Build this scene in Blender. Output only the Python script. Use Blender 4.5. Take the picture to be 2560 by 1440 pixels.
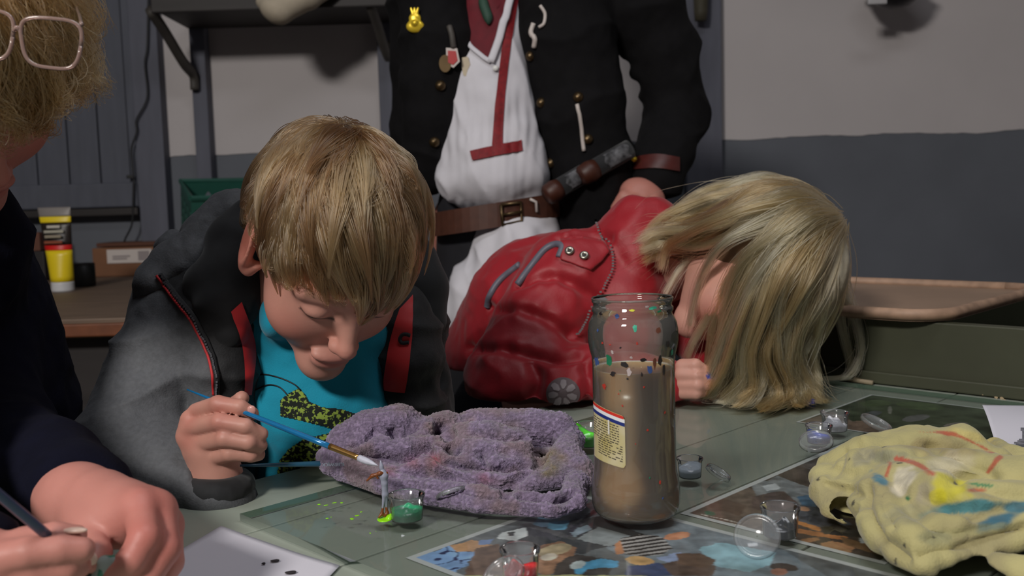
import bpy, bmesh, math, random
import numpy as np
from mathutils import Vector, Matrix
from mathutils.bvhtree import BVHTree

for _o in list(bpy.data.objects):
    bpy.data.objects.remove(_o)
SC = bpy.context.scene
COL = SC.collection
rng = np.random.default_rng(7)
random.seed(7)
A3 = np.array

# ------------------------------------------------------------------ camera
F_PX = 2400.0
_th, _ro = math.radians(5.12), math.radians(1.7)
CAM = A3([0.0, 0.0, 1.022])
_fw = A3([0, math.cos(_th), -math.sin(_th)])
_u0 = A3([0, math.sin(_th), math.cos(_th)])
_r0 = A3([1.0, 0, 0])
_R = math.cos(_ro) * _r0 - math.sin(_ro) * _u0
_U = math.cos(_ro) * _u0 + math.sin(_ro) * _r0
cd = bpy.data.cameras.new('camera')
cam = bpy.data.objects.new('camera', cd)
COL.objects.link(cam)
cd.sensor_width = 36.0
cd.lens = 36.0 * F_PX / 2560.0
cd.clip_start = 0.02
cam.matrix_world = Matrix(((_R[0], _U[0], -_fw[0], CAM[0]), (_R[1], _U[1], -_fw[1], CAM[1]),
                           (_R[2], _U[2], -_fw[2], CAM[2]), (0, 0, 0, 1)))
cd.dof.use_dof = True
cd.dof.focus_distance = 0.92
cd.dof.aperture_fstop = 9.0
SC.camera = cam
SC.cycles.max_bounces = 5
SC.cycles.diffuse_bounces = 3
SC.cycles.glossy_bounces = 3
SC.cycles.transparent_max_bounces = 12

# ------------------------------------------------------------------ world, lamps, exposure
SC.view_settings.view_transform = 'Standard'
SC.view_settings.look = 'None'
SC.view_settings.gamma = 1.0
SC.view_settings.use_curve_mapping = False
SC.view_settings.exposure = 0.0
w = bpy.data.worlds.new('World')
SC.world = w
w.use_nodes = True
bg = w.node_tree.nodes['Background']
bg.inputs[0].default_value = (0.80, 0.86, 1.0, 1)
bg.inputs[1].default_value = 0.017


def area_lamp(name, loc, target, sx, sy, watts, col):
    l = bpy.data.lights.new(name, 'AREA')
    l.shape = 'RECTANGLE'
    l.size, l.size_y, l.energy, l.color = sx, sy, watts, col
    o = bpy.data.objects.new(name, l)
    COL.objects.link(o)
    o.location = loc
    o.rotation_euler = (Vector(target) - Vector(loc)).to_track_quat('-Z', 'Y').to_euler()
    return o


area_lamp('key_lamp', (-1.25, -1.40, 2.60), (0.1, 1.2, 0.95), 0.55, 0.35, 74, (1.0, 0.95, 0.90))
area_lamp('ceiling_lamp', (0.35, 0.55, 2.9), (0.35, 0.9, 0.0), 1.2, 0.5, 12.5, (0.95, 0.96, 1.0))


# ------------------------------------------------------------------ geometry helpers
def pray(px, py):
    return _fw + (px - 1280) / F_PX * _R + (720 - py) / F_PX * _U


def P(px, py, Y):
    d = pray(px, py)
    return CAM + d * (Y / d[1])


def T(px, py, z=0.76):
    d = pray(px, py)
    return CAM + d * ((z - CAM[2]) / d[2])


def proj(p):
    d = np.asarray(p) - CAM
    z = d @ _fw
    return np.stack([1280 + F_PX * (d @ _R) / z, 720 - F_PX * (d @ _U) / z], -1)


def c(r, g, b):
    f = lambda v: (v / 255 / 12.92) if v / 255 <= 0.04045 else ((v / 255 + 0.055) / 1.055) ** 2.4
    return (f(r), f(g), f(b))


_tab = np.random.default_rng(3).random(65536).astype(np.float32)


def vnoise(p, freq, seed=0):
    q = np.asarray(p, dtype=np.float64) * freq + seed * 17.31
    i = np.floor(q).astype(np.int64)
    f = (q - i)
    f = f * f * (3 - 2 * f)
    out = 0
    for dx in (0, 1):
        for dy in (0, 1):
            for dz in (0, 1):
                h = ((i[..., 0] + dx) * 73856093) ^ ((i[..., 1] + dy) * 19349663) ^ ((i[..., 2] + dz) * 83492791)
                v = _tab[h & 65535]
                wx = f[..., 0] if dx else 1 - f[..., 0]
                wy = f[..., 1] if dy else 1 - f[..., 1]
                wz = f[..., 2] if dz else 1 - f[..., 2]
                out = out + v * wx * wy * wz
    return out * 2 - 1


def fbm(p, freq, oct=3, seed=0):
    return sum(vnoise(p, freq * 2 ** o, seed + o) * 0.5 ** o for o in range(oct))


def sstep(a, b, x):
    t = np.clip((x - a) / (b - a), 0, 1)
    return t * t * (3 - 2 * t)


def mesh_data(name, V, F):
    V = np.asarray(V, dtype=np.float32)
    me = bpy.data.meshes.new(name)
    if isinstance(F, np.ndarray):
        n = F.shape[1]
        me.vertices.add(len(V))
        me.vertices.foreach_set('co', V.ravel())
        me.loops.add(F.size)
        me.loops.foreach_set('vertex_index', F.ravel().astype(np.int32))
        me.polygons.add(len(F))
        me.polygons.foreach_set('loop_start', np.arange(0, F.size, n, dtype=np.int32))
        me.polygons.foreach_set('loop_total', np.full(len(F), n, dtype=np.int32))
        me.update(calc_edges=True)
    else:
        me.from_pydata([tuple(v) for v in V], [], [tuple(f) for f in F])
        me.update()
    return me


def obj(name, V, F, mat, parent=None, smooth=True, col=None, mats=None, fidx=None):
    me = mesh_data(name, V, F)
    o = bpy.data.objects.new(name, me)
    COL.objects.link(o)
    for m in (mats or [mat]):
        me.materials.append(m)
    if smooth:
        me.polygons.foreach_set('use_smooth', [True] * len(me.polygons))
    if fidx is not None:
        me.polygons.foreach_set('material_index', np.asarray(fidx, dtype=np.int32))
    if col is not None:
        a = me.color_attributes.new('Col', 'FLOAT_COLOR', 'POINT')
        cc = np.ones((len(me.vertices), 4), dtype=np.float32)
        cc[:, :3] = col
        a.data.foreach_set('color', cc.ravel())
    if parent is not None:
        o.parent = parent
    return o


def tag(o, label, cat, group=None, kind=None):
    o['label'] = label
    o['category'] = cat
    if group:
        o['group'] = group
    if kind:
        o['kind'] = kind
    return o


def struct(o, label=None, cat=None):
    o['kind'] = 'structure'
    if label:
        o['label'] = label
    if cat:
        o['category'] = cat
    return o


def empty(name, label, cat, group=None, loc=(0, 0, 0)):
    o = bpy.data.objects.new(name, None)
    o.empty_display_size = 0.05
    COL.objects.link(o)
    return tag(o, label, cat, group)


class MB:
    def __init__(s):
        s.V, s.F, s.I = [], [], []
        s.n = 0

    def add(s, V, F, mi=0):
        V = np.asarray(V, dtype=float)
        s.V.append(V)
        for f in F:
            s.F.append(tuple(int(i) + s.n for i in f))
            s.I.append(mi)
        s.n += len(V)
        return s

    def build(s, name, mat, parent=None, smooth=True, mats=None, col=None):
        return obj(name, np.concatenate(s.V), s.F, mat, parent, smooth, col, mats, s.I if mats else None)


def g_box(cx, half, R=None, bev=0.0):
    bm = bmesh.new()
    bmesh.ops.create_cube(bm, size=2.0)
    for v in bm.verts:
        v.co = Vector((v.co.x * half[0], v.co.y * half[1], v.co.z * half[2]))
    if bev > 0:
        bmesh.ops.bevel(bm, geom=list(bm.edges), offset=bev, segments=2, profile=0.6, affect='EDGES')
    bm.verts.index_update()
    V = A3([v.co[:] for v in bm.verts])
    F = [[v.index for v in f.verts] for f in bm.faces]
    bm.free()
    if R is not None:
        V = V @ np.asarray(R).T
    return V + np.asarray(cx), F


def frame_of(t):
    t = np.asarray(t, float)
    t = t / (np.linalg.norm(t) + 1e-12)
    a = A3([0, 0, 1.0]) if abs(t[2]) < 0.9 else A3([1.0, 0, 0])
    s = np.cross(t, a)
    s /= np.linalg.norm(s)
    return t, s, np.cross(s, t)


def g_tube(pts, r, seg=8, flat=1.0, up=None):
    pts = np.asarray(pts, float)
    n = len(pts)
    r = np.full(n, r) if np.isscalar(r) else np.asarray(r, float)
    V, F = [], []
    ns = None
    for i in range(n):
        t = pts[min(i + 1, n - 1)] - pts[max(i - 1, 0)]
        t = t / (np.linalg.norm(t) + 1e-12)
        if ns is None:
            if up is not None:
                ns = np.asarray(up, float)
            else:
                ns = frame_of(t)[1]
        ns = ns - t * (ns @ t)
        ns /= np.linalg.norm(ns) + 1e-12
        b = np.cross(t, ns)
        for k in range(seg):
            a = 2 * math.pi * k / seg
            V.append(pts[i] + r[i] * (math.cos(a) * ns * flat + math.sin(a) * b))
    for i in range(n - 1):
        for k in range(seg):
            k2 = (k + 1) % seg
            F.append((i * seg + k, i * seg + k2, (i + 1) * seg + k2, (i + 1) * seg + k))
    F.append(tuple(range(seg))[::-1])
    F.append(tuple((n - 1) * seg + k for k in range(seg)))
    return A3(V), F


def g_lathe(prof, base=(0, 0, 0), seg=48, axis=None, close=False):
    prof = list(prof)
    V, F = [], []
    for (r, z) in prof:
        for k in range(seg):
            a = 2 * math.pi * k / seg
            V.append((r * math.cos(a), r * math.sin(a), z))
    n = len(prof)
    for i in range(n - 1):
        for k in range(seg):
            k2 = (k + 1) % seg
            F.append((i * seg + k, i * seg + k2, (i + 1) * seg + k2, (i + 1) * seg + k))
    if close:
        F.append(tuple(range(seg))[::-1])
        F.append(tuple((n - 1) * seg + k for k in range(seg)))
    V = A3(V)
    if axis is not None:
        t, s, u = frame_of(axis)
        V = V[:, :1] * s + V[:, 1:2] * u + V[:, 2:3] * t
    return V + np.asarray(base, float), F


def g_prism(poly, z0, z1):
    n = len(poly)
    V = [(x, y, z0) for x, y in poly] + [(x, y, z1) for x, y in poly]
    F = [tuple(range(n))[::-1], tuple(range(n, 2 * n))] + [(i, (i + 1) % n, n + (i + 1) % n, n + i) for i in range(n)]
    return A3(V, dtype=float), F


def catmull(pts, n):
    pts = np.asarray(pts, float)
    p = np.vstack([2 * pts[0] - pts[1], pts, 2 * pts[-1] - pts[-2]])
    L = len(pts) - 1
    out = []
    for t in np.linspace(0, L - 1e-9, n):
        i = int(t)
        f = t - i
        a, b, d, e = p[i], p[i + 1], p[i + 2], p[i + 3]
        out.append(0.5 * ((2 * b) + (-a + d) * f + (2 * a - 5 * b + 4 * d - e) * f * f + (-a + 3 * b - 3 * d + e) * f ** 3))
    return A3(out)


# ------------------------------------------------------------------ signed-distance modeller
class SDF:
    """Blends ellipsoids, tapered limbs and boxes into one continuous surface."""

    def __init__(s):
        s.ops = []
        s.M = np.eye(3)
        s.t = np.zeros(3)
        s.sc = 1.0

    def frame(s, M, t, sc=1.0):
        s.M, s.t, s.sc = np.asarray(M, float), np.asarray(t, float), sc

    def _pt(s, p):
        return s.t + s.sc * (s.M @ np.asarray(p, float))

    def ell(s, p, r, k=0.01, op=1, R=None):
        ctr = s._pt(p)
        r = np.full(3, r) * s.sc if np.isscalar(r) else np.asarray(r, float) * s.sc
        Rm = s.M @ (np.eye(3) if R is None else np.asarray(R, float))
        ext = np.sqrt(((Rm * r) ** 2).sum(1))

        def f(X):
            q = (X - ctr) @ Rm
            k0 = np.sqrt(((q / r) ** 2).sum(-1))
            k1 = np.sqrt(((q / r ** 2) ** 2).sum(-1)) + 1e-9
            return np.where(k0 < 0.3, (k0 - 1) * r.min(), k0 * (k0 - 1) / k1)
        s.ops.append((f, ctr - ext, ctr + ext, k * s.sc, op))
        return s

    def cone(s, a, b, ra, rb=None, k=0.01, op=1, flat=None):
        a, b = s._pt(a), s._pt(b)
        rb = ra if rb is None else rb
        ra, rb = ra * s.sc, rb * s.sc
        ba = b - a
        L2 = max(ba @ ba, 1e-12)
        m = max(ra, rb) * 1.3
        if flat is not None:
            n = s.M @ np.asarray(flat[0], float)
            n /= np.linalg.norm(n)
            fl = flat[1]
            m = m / min(1, fl)

        def f(X):
            pa = X - a
            h = np.clip((pa @ ba) / L2, 0, 1)
            d = pa - h[..., None] * ba
            rad = ra + (rb - ra) * h
            if flat is None:
                return np.sqrt((d * d).sum(-1)) - rad
            dn = d @ n
            dd = (d * d).sum(-1) - dn * dn
            q = np.sqrt(np.maximum(dd, 0) + (dn / fl) ** 2)
            return (q - rad) * min(fl, 1.0)
        s.ops.append((f, np.minimum(a, b) - m, np.maximum(a, b) + m, k * s.sc, op))
        return s

    def chain(s, pts, rad, k=0.01, op=1, flat=None):
        rad = [rad] * len(pts) if np.isscalar(rad) else rad
        for i in range(len(pts) - 1):
            s.cone(pts[i], pts[i + 1], rad[i], rad[i + 1], k if i == 0 or op < 0 else max(k * 0.3, 0.002), op, flat)
        return s

    def box(s, p, h, rd=0.005, k=0.01, op=1, R=None):
        ctr = s._pt(p)
        h = np.asarray(h, float) * s.sc
        rd *= s.sc
        Rm = s.M @ (np.eye(3) if R is None else np.asarray(R, float))
        ext = (np.abs(Rm) * h).sum(1)

        def f(X):
            q = np.abs((X - ctr) @ Rm) - (h - rd)
            return np.sqrt((np.maximum(q, 0) ** 2).sum(-1)) + np.minimum(q.max(-1), 0) - rd
        s.ops.append((f, ctr - ext, ctr + ext, k * s.sc, op))
        return s

    def mesh(s, res, zmin=None):
        lo = np.min([o[1] for o in s.ops if o[4] > 0], 0) - 3 * res - 0.006
        hi = np.max([o[2] for o in s.ops if o[4] > 0], 0) + 3 * res + 0.006
        n = np.ceil((hi - lo) / res).astype(int) + 1
        ax = [(lo[i] + res * np.arange(n[i])).astype(np.float32) for i in range(3)]
        D = np.full(n, 0.06, dtype=np.float32)
        for (f, l, h, k, op) in s.ops:
            m = k + 3 * res
            i0 = np.clip(np.floor((l - m - lo) / res).astype(int), 0, n)
            i1 = np.clip(np.ceil((h + m - lo) / res).astype(int) + 1, 0, n)
            if (i1 <= i0).any():
                continue
            sl = tuple(slice(a, b) for a, b in zip(i0, i1))
            X = np.stack(np.meshgrid(ax[0][sl[0]], ax[1][sl[1]], ax[2][sl[2]], indexing='ij'), -1)
            d = f(X).astype(np.float32)
            a = D[sl]
            if op < 0:
                a, d = -a, d
            kk = max(k, 1e-5)
            g = np.clip(0.5 + 0.5 * (a - d) / kk, 0, 1)
            r = a * (1 - g) + d * g - kk * g * (1 - g)
            D[sl] = -r if op < 0 else r
        if zmin is not None:
            D = np.maximum(D, (zmin - ax[2])[None, None, :])
        return surface_nets(D, lo, res)


def surface_nets(D, lo, res):
    S = D < 0
    n = A3(D.shape)
    cnt = np.zeros(n - 1, dtype=np.int8)
    for dx in (0, 1):
        for dy in (0, 1):
            for dz in (0, 1):
                cnt += S[dx:n[0] - 1 + dx, dy:n[1] - 1 + dy, dz:n[2] - 1 + dz]
    I, J, K = np.nonzero((cnt > 0) & (cnt < 8))
    idx = np.full(n - 1, -1, dtype=np.int32)
    idx[I, J, K] = np.arange(len(I))
    cor = [(dx, dy, dz) for dx in (0, 1) for dy in (0, 1) for dz in (0, 1)]
    val = np.stack([D[I + a, J + b, K + d] for a, b, d in cor], 1)
    acc = np.zeros((len(I), 3))
    num = np.zeros(len(I))
    for i in range(8):
        for j in range(i + 1, 8):
            df = A3(cor[j]) - A3(cor[i])
            if np.abs(df).sum() != 1:
                continue
            a, b = val[:, i], val[:, j]
            m = (a < 0) != (b < 0)
            t = np.where(m, a / np.where(m, a - b, 1), 0)
            acc += np.where(m[:, None], A3(cor[i]) + t[:, None] * df, 0)
            num += m
    V = lo + res * (np.stack([I, J, K], 1) + acc / num[:, None])
    quads = []
    for axis in range(3):
        a0 = [slice(1, n[d] - 1) for d in range(3)]
        a1 = list(a0)
        a0[axis] = slice(0, n[axis] - 1)
        a1[axis] = slice(1, n[axis])
        s0, s1 = S[tuple(a0)], S[tuple(a1)]
        for flip, mk in ((False, s0 & ~s1), (True, ~s0 & s1)):
            E = np.argwhere(mk)
            if len(E) == 0:
                continue
            off = A3([1, 1, 1])
            off[axis] = 0
            E = E + off
            u, v = [d for d in range(3) if d != axis]
            if axis == 1:
                u, v = v, u
            q = []
            for du, dv in ((-1, -1), (0, -1), (0, 0), (-1, 0)):
                e = E.copy()
                e[:, u] += du
                e[:, v] += dv
                q.append(idx[e[:, 0], e[:, 1], e[:, 2]])
            q = np.stack(q, 1)
            quads.append(q[:, ::-1] if flip else q)
    return V, np.concatenate(quads)


def normals(V, F):
    n = np.cross(V[F[:, 2]] - V[F[:, 0]], V[F[:, 3]] - V[F[:, 1]])
    N = np.zeros_like(V)
    for k in range(4):
        np.add.at(N, F[:, k], n)
    return N / (np.linalg.norm(N, axis=1, keepdims=True) + 1e-12)


def smooth_mesh(V, F, it=2, w=0.5):
    for _ in range(it):
        acc = np.zeros_like(V)
        ct = np.zeros(len(V))
        for k in range(4):
            a, b = F[:, k], F[:, (k + 1) % 4]
            np.add.at(acc, a, V[b])
            np.add.at(acc, b, V[a])
            np.add.at(ct, a, 1)
            np.add.at(ct, b, 1)
        V = V * (1 - w) + w * acc / np.maximum(ct, 1)[:, None]
    return V


class Surf:
    """Camera rays onto a modelled surface, to lay trims, seams and prints on it."""

    def __init__(s, V, F):
        s.bvh = BVHTree.FromPolygons([tuple(v) for v in V], [tuple(f) for f in F])

    def hit(s, px, py, off=0.0):
        d = pray(px, py)
        h = s.bvh.ray_cast(Vector(CAM), Vector(d))
        if h[0] is None:
            return None
        nn = A3(h[1])
        if nn @ d > 0:
            nn = -nn
        return A3(h[0]) + nn * off

    def line(s, pts, n, off=0.0):
        pts = catmull(pts, n)
        q = [s.hit(x, y, off) for x, y in pts]
        good = [i for i in range(n) if q[i] is not None]
        if not good:
            return np.zeros((2, 3))
        return A3([q[min(good, key=lambda g: abs(g - i))] for i in range(n)])

    def near(s, p):
        h = s.bvh.find_nearest(Vector(p))
        return A3(h[0]), A3(h[1])


def inpoly(x, y, poly):
    poly = np.asarray(poly, float)
    ins = np.zeros(x.shape, bool)
    j = len(poly) - 1
    for i in range(len(poly)):
        xi, yi, xj, yj = *poly[i], *poly[j]
        cnd = ((yi > y) != (yj > y)) & (x < (xj - xi) * (y - yi) / (yj - yi + 1e-12) + xi)
        ins ^= cnd
        j = i
    return ins


def decal(surf, poly, step, off, thick=0.0008, clean=True):
    """A thin patch of cloth or print that follows the surface under an outline."""
    poly = np.asarray(poly, float)
    x0, y0 = poly.min(0)
    x1, y1 = poly.max(0)
    nx, ny = max(2, int((x1 - x0) / step) + 1), max(2, int((y1 - y0) / step) + 1)
    gx, gy = np.meshgrid(np.linspace(x0, x1, nx), np.linspace(y0, y1, ny))
    cx, cy = (gx[:-1, :-1] + gx[1:, 1:]) / 2, (gy[:-1, :-1] + gy[1:, 1:]) / 2
    m = inpoly(cx, cy, poly)
    ids, V, F = {}, [], []

    def vid(i, j):
        if (i, j) not in ids:
            q = surf.hit(gx[i, j], gy[i, j], off)
            if q is None:
                ids[(i, j)] = None
            else:
                ids[(i, j)] = len(V)
                V.append(q)
        return ids[(i, j)]
    for i in range(ny - 1):
        for j in range(nx - 1):
            if m[i, j]:
                q = [vid(i, j), vid(i + 1, j), vid(i + 1, j + 1), vid(i, j + 1)]
                if None in q:
                    continue
                pts = A3([V[t] for t in q])
                if np.ptp(pts[:, 1]) > 0.02:
                    continue
                F.append(q)
    if not F:
        return A3([[0, 0, 0], [0.001, 0, 0], [0, 0.001, 0]]), [(0, 1, 2)]
    return A3(V), F


def strip(surf, left, right, n, m, off):
    """A ribbon of cloth between two outlines, lying on the surface."""
    a, b = catmull(left, n), catmull(right, n)
    V, last = [], None
    for i in range(n):
        for j in range(m):
            x, y = a[i] + (b[i] - a[i]) * j / (m - 1)
            q = surf.hit(x, y, off)
            if q is None:
                q = last if last is not None else P(x, y, 1.0)
            last = q
            V.append(q)
    return A3(V), [(i * m + j, (i + 1) * m + j, (i + 1) * m + j + 1, i * m + j + 1) for i in range(n - 1) for j in range(m - 1)]


def disc(surf, poly, rings, off, step=4):
    """A patch with a clean edge that lies on the surface."""
    poly = np.asarray(poly, float)
    ce = poly.mean(0)
    bd = []
    for i in range(len(poly)):
        p0, p1 = poly[i], poly[(i + 1) % len(poly)]
        k = max(1, int(np.hypot(*(p1 - p0)) / step))
        bd += [p0 + (p1 - p0) * t / k for t in range(k)]
    n = len(bd)
    V = [surf.hit(*ce, off)]
    for r in range(1, rings + 1):
        for p in bd:
            q = surf.hit(*(ce + (p - ce) * r / rings), off)
            V.append(q if q is not None else V[-1])
    good = next((v for v in V if v is not None), A3([0, 0, 0.5]))
    V = [good if v is None else v for v in V]
    F = [(0, 1 + (k + 1) % n, 1 + k) for k in range(n)]
    for r in range(rings - 1):
        F += [(1 + r * n + k, 1 + r * n + (k + 1) % n, 1 + (r + 1) * n + (k + 1) % n, 1 + (r + 1) * n + k) for k in range(n)]
    return A3(V), F


def hair_obj(name, S, rad, mat, parent, tone=None):
    """S: strands x points x 3"""
    N, n, _ = S.shape
    hc = bpy.data.hair_curves.new(name)
    hc.add_curves([n] * N)
    hc.position_data.foreach_set('vector', S.astype(np.float32).ravel())
    r = hc.attributes.get('radius') or hc.attributes.new('radius', 'FLOAT', 'POINT')
    prof = np.linspace(1, 0.25, n) if np.isscalar(rad) else rad[1]
    r0 = rad if np.isscalar(rad) else rad[0]
    r.data.foreach_set('value', np.tile(prof * r0, N).astype(np.float32))
    ta = hc.attributes.new('tone', 'FLOAT', 'CURVE')
    ta.data.foreach_set('value', (np.full(N, .5) if tone is None else tone).astype(np.float32))
    hc.materials.append(mat)
    o = bpy.data.objects.new(name, hc)
    COL.objects.link(o)
    if parent is not None:
        o.parent = parent
    return o


# ------------------------------------------------------------------ materials
def new_mat(name):
    m = bpy.data.materials.new(name)
    m.use_nodes = True
    nt = m.node_tree
    return m, nt, nt.nodes['Principled BSDF']


def mat(name, col, rough=0.6, metal=0.0, spec=0.5, var=0.0, vscale=30, bump=0.0, bscale=200, attr=False, sheen=0.0,
        sss=0.0, stretch=None, col2=None, coat=0.0):
    m, nt, b = new_mat(name)
    N, L = nt.nodes, nt.links
    b.inputs['Roughness'].default_value = rough
    b.inputs['Metallic'].default_value = metal
    b.inputs['Specular IOR Level'].default_value = spec
    b.inputs['Base Color'].default_value = (*col, 1)
    if sheen:
        b.inputs['Sheen Weight'].default_value = sheen
        b.inputs['Sheen Roughness'].default_value = 0.5
    if coat:
        b.inputs['Coat Weight'].default_value = coat
        b.inputs['Coat Roughness'].default_value = 0.15
    if sss:
        b.inputs['Subsurface Weight'].default_value = sss
        b.inputs['Subsurface Radius'].default_value = (1.0, 0.35, 0.2)
        b.inputs['Subsurface Scale'].default_value = 0.006
    tc = N.new('ShaderNodeTexCoord')
    src = tc.outputs['Object']
    if stretch:
        mp = N.new('ShaderNodeMapping')
        mp.inputs['Scale'].default_value = stretch
        L.new(src, mp.inputs['Vector'])
        src = mp.outputs['Vector']
    out = None
    if attr:
        at = N.new('ShaderNodeAttribute')
        at.attribute_name = 'Col'
        out = at.outputs['Color']
    if var or col2:
        nz = N.new('ShaderNodeTexNoise')
        nz.inputs['Scale'].default_value = vscale
        nz.inputs['Detail'].default_value = 5
        L.new(src, nz.inputs['Vector'])
        if col2:
            rp = N.new('ShaderNodeValToRGB')
            rp.color_ramp.elements[0].position = 0.35
            rp.color_ramp.elements[1].position = 0.65
            rp.color_ramp.elements[0].color = (*col, 1)
            rp.color_ramp.elements[1].color = (*col2, 1)
            L.new(nz.outputs['Fac'], rp.inputs['Fac'])
            out = rp.outputs['Color']
        else:
            mr = N.new('ShaderNodeMapRange')
            mr.inputs['From Min'].default_value = 0.25
            mr.inputs['From Max'].default_value = 0.75
            mr.inputs['To Min'].default_value = 1 - var
            mr.inputs['To Max'].default_value = 1 + var
            L.new(nz.outputs['Fac'], mr.inputs['Value'])
            mx = N.new('ShaderNodeVectorMath')
            mx.operation = 'SCALE'
            L.new(mr.outputs['Result'], mx.inputs['Scale'])
            if out is not None:
                L.new(out, mx.inputs[0])
            else:
                mx.inputs[0].default_value = col
            out = mx.outputs['Vector']
    if out is not None:
        L.new(out, b.inputs['Base Color'])
    if bump:
        n2 = N.new('ShaderNodeTexNoise')
        n2.inputs['Scale'].default_value = bscale
        n2.inputs['Detail'].default_value = 3
        L.new(src, n2.inputs['Vector'])
        bp = N.new('ShaderNodeBump')
        bp.inputs['Strength'].default_value = bump
        bp.inputs['Distance'].default_value = 0.002
        L.new(n2.outputs['Fac'], bp.inputs['Height'])
        L.new(bp.outputs['Normal'], b.inputs['Normal'])
    return m


def glassy(name, tint, rough=0.03, ior=1.45, haze=0.0, hazecol=(0.8, 0.8, 0.8), boost=1.0):
    """Thin clear plastic or glass: see-through, with a Fresnel reflection and an optional milky share."""
    m = bpy.data.materials.new(name)
    m.use_nodes = True
    nt = m.node_tree
    N, L = nt.nodes, nt.links
    N.remove(N['Principled BSDF'])
    out = N['Material Output']
    tr = N.new('ShaderNodeBsdfTransparent')
    tr.inputs[0].default_value = (*tint, 1)
    gl = N.new('ShaderNodeBsdfGlossy')
    gl.inputs['Roughness'].default_value = rough
    fr = N.new('ShaderNodeFresnel')
    fr.inputs['IOR'].default_value = ior
    last = tr.outputs[0]
    if haze:
        df = N.new('ShaderNodeBsdfDiffuse')
        df.inputs[0].default_value = (*hazecol, 1)
        mh = N.new('ShaderNodeMixShader')
        mh.inputs[0].default_value = haze
        L.new(last, mh.inputs[1])
        L.new(df.outputs[0], mh.inputs[2])
        last = mh.outputs[0]
    mx = N.new('ShaderNodeMixShader')
    mu = N.new('ShaderNodeMath')
    mu.operation = 'MULTIPLY'
    mu.inputs[1].default_value = boost
    mu.use_clamp = True
    L.new(fr.outputs[0], mu.inputs[0])
    L.new(mu.outputs[0], mx.inputs[0])
    L.new(last, mx.inputs[1])
    L.new(gl.outputs[0], mx.inputs[2])
    L.new(mx.outputs[0], out.inputs[0])
    return m


def hair_mat(name, cols, rough=0.35):
    m = bpy.data.materials.new(name)
    m.use_nodes = True
    nt = m.node_tree
    N, L = nt.nodes, nt.links
    N.remove(N['Principled BSDF'])
    h = N.new('ShaderNodeBsdfHairPrincipled')
    h.parametrization = 'COLOR'
    hi = N.new('ShaderNodeHairInfo')
    rp = N.new('ShaderNodeValToRGB')
    e = rp.color_ramp.elements
    e[0].color = (*cols[0], 1)
    e[1].color = (*cols[-1], 1)
    for i, cc in enumerate(cols[1:-1]):
        q = e.new((i + 1) / (len(cols) - 1))
        q.color = (*cc, 1)
    at = N.new('ShaderNodeAttribute')
    at.attribute_name = 'tone'
    mxv = N.new('ShaderNodeMath')
    mxv.operation = 'MULTIPLY_ADD'
    L.new(hi.outputs['Random'], mxv.inputs[0])
    mxv.inputs[1].default_value = 0.35
    ml = N.new('ShaderNodeMath')
    ml.operation = 'MULTIPLY'
    L.new(at.outputs['Fac'], ml.inputs[0])
    ml.inputs[1].default_value = 0.65
    L.new(ml.outputs[0], mxv.inputs[2])
    L.new(mxv.outputs[0], rp.inputs['Fac'])
    L.new(rp.outputs['Color'], h.inputs['Color'])
    h.inputs['Roughness'].default_value = rough
    h.inputs['Radial Roughness'].default_value = 0.55
    h.inputs['Random Roughness'].default_value = 0.2
    L.new(h.outputs[0], N['Material Output'].inputs[0])
    return m


A = A3([math.sqrt(.5), math.sqrt(.5), 0])      # along the table planks
B = A3([math.sqrt(.5), -math.sqrt(.5), 0])     # across the planks, towards the camera's side
AB = np.stack([A, B, A3([0, 0, 1.0])], 1)      # local (a, b, z) -> world


def ab(a, b, z=0.0):
    return A * a + B * b + A3([0, 0, z])

# ================================================================== THE SETTING
WY = 3.4
m_white = mat('white_plaster', c(196, 190, 190), 0.9, var=0.05, vscale=3, bump=0.15, bscale=60)
m_wains = mat('blue_grey_paint', c(100, 104, 112), 0.75, var=0.10, vscale=4, bump=0.1, bscale=50)
m_post = mat('grey_painted_timber', c(92, 94, 106), 0.7, var=0.12, vscale=6, stretch=(6, 6, 1), bump=0.15, bscale=40)
m_door = mat('slate_painted_board', c(84, 87, 98), 0.7, var=0.12, vscale=5, stretch=(8, 8, 1), bump=0.1, bscale=60)
m_dark = mat('dark_stained_wood', c(40, 35, 34), 0.6, var=0.25, vscale=6, stretch=(1, 8, 8))
m_brack = mat('olive_bracket_paint', c(70, 66, 62), 0.6, var=0.2, vscale=20)
m_black = mat('black_plastic', c(20, 20, 22), 0.5)


def wbox(px0, px1, py0, py1, Y, th):
    pm, qm = (py0 + py1) / 2, (px0 + px1) / 2
    x0, x1 = P(px0, pm, Y)[0], P(px1, pm, Y)[0]
    z1, z0 = P(qm, py0, Y)[2], P(qm, py1, Y)[2]
    return A3([(x0 + x1) / 2, Y + th / 2, (z0 + z1) / 2]), A3([(x1 - x0) / 2, th / 2, (z1 - z0) / 2])


m_floor = mat('dark_floor', c(66, 62, 58), 0.7, var=0.2, vscale=5)
struct(obj('floor', *g_box((0, 1.4, -0.05), (3.2, 3.2, 0.05)), m_floor, smooth=False))
ZW = P(2100, 341, WY)[2]
wall = struct(obj('wall_back', *g_box((0, WY + 0.1, 1.5), (3.2, 0.1, 1.5)), m_wains, smooth=False),
              'white plastered wall above a blue-grey painted lower half', 'wall')
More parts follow.
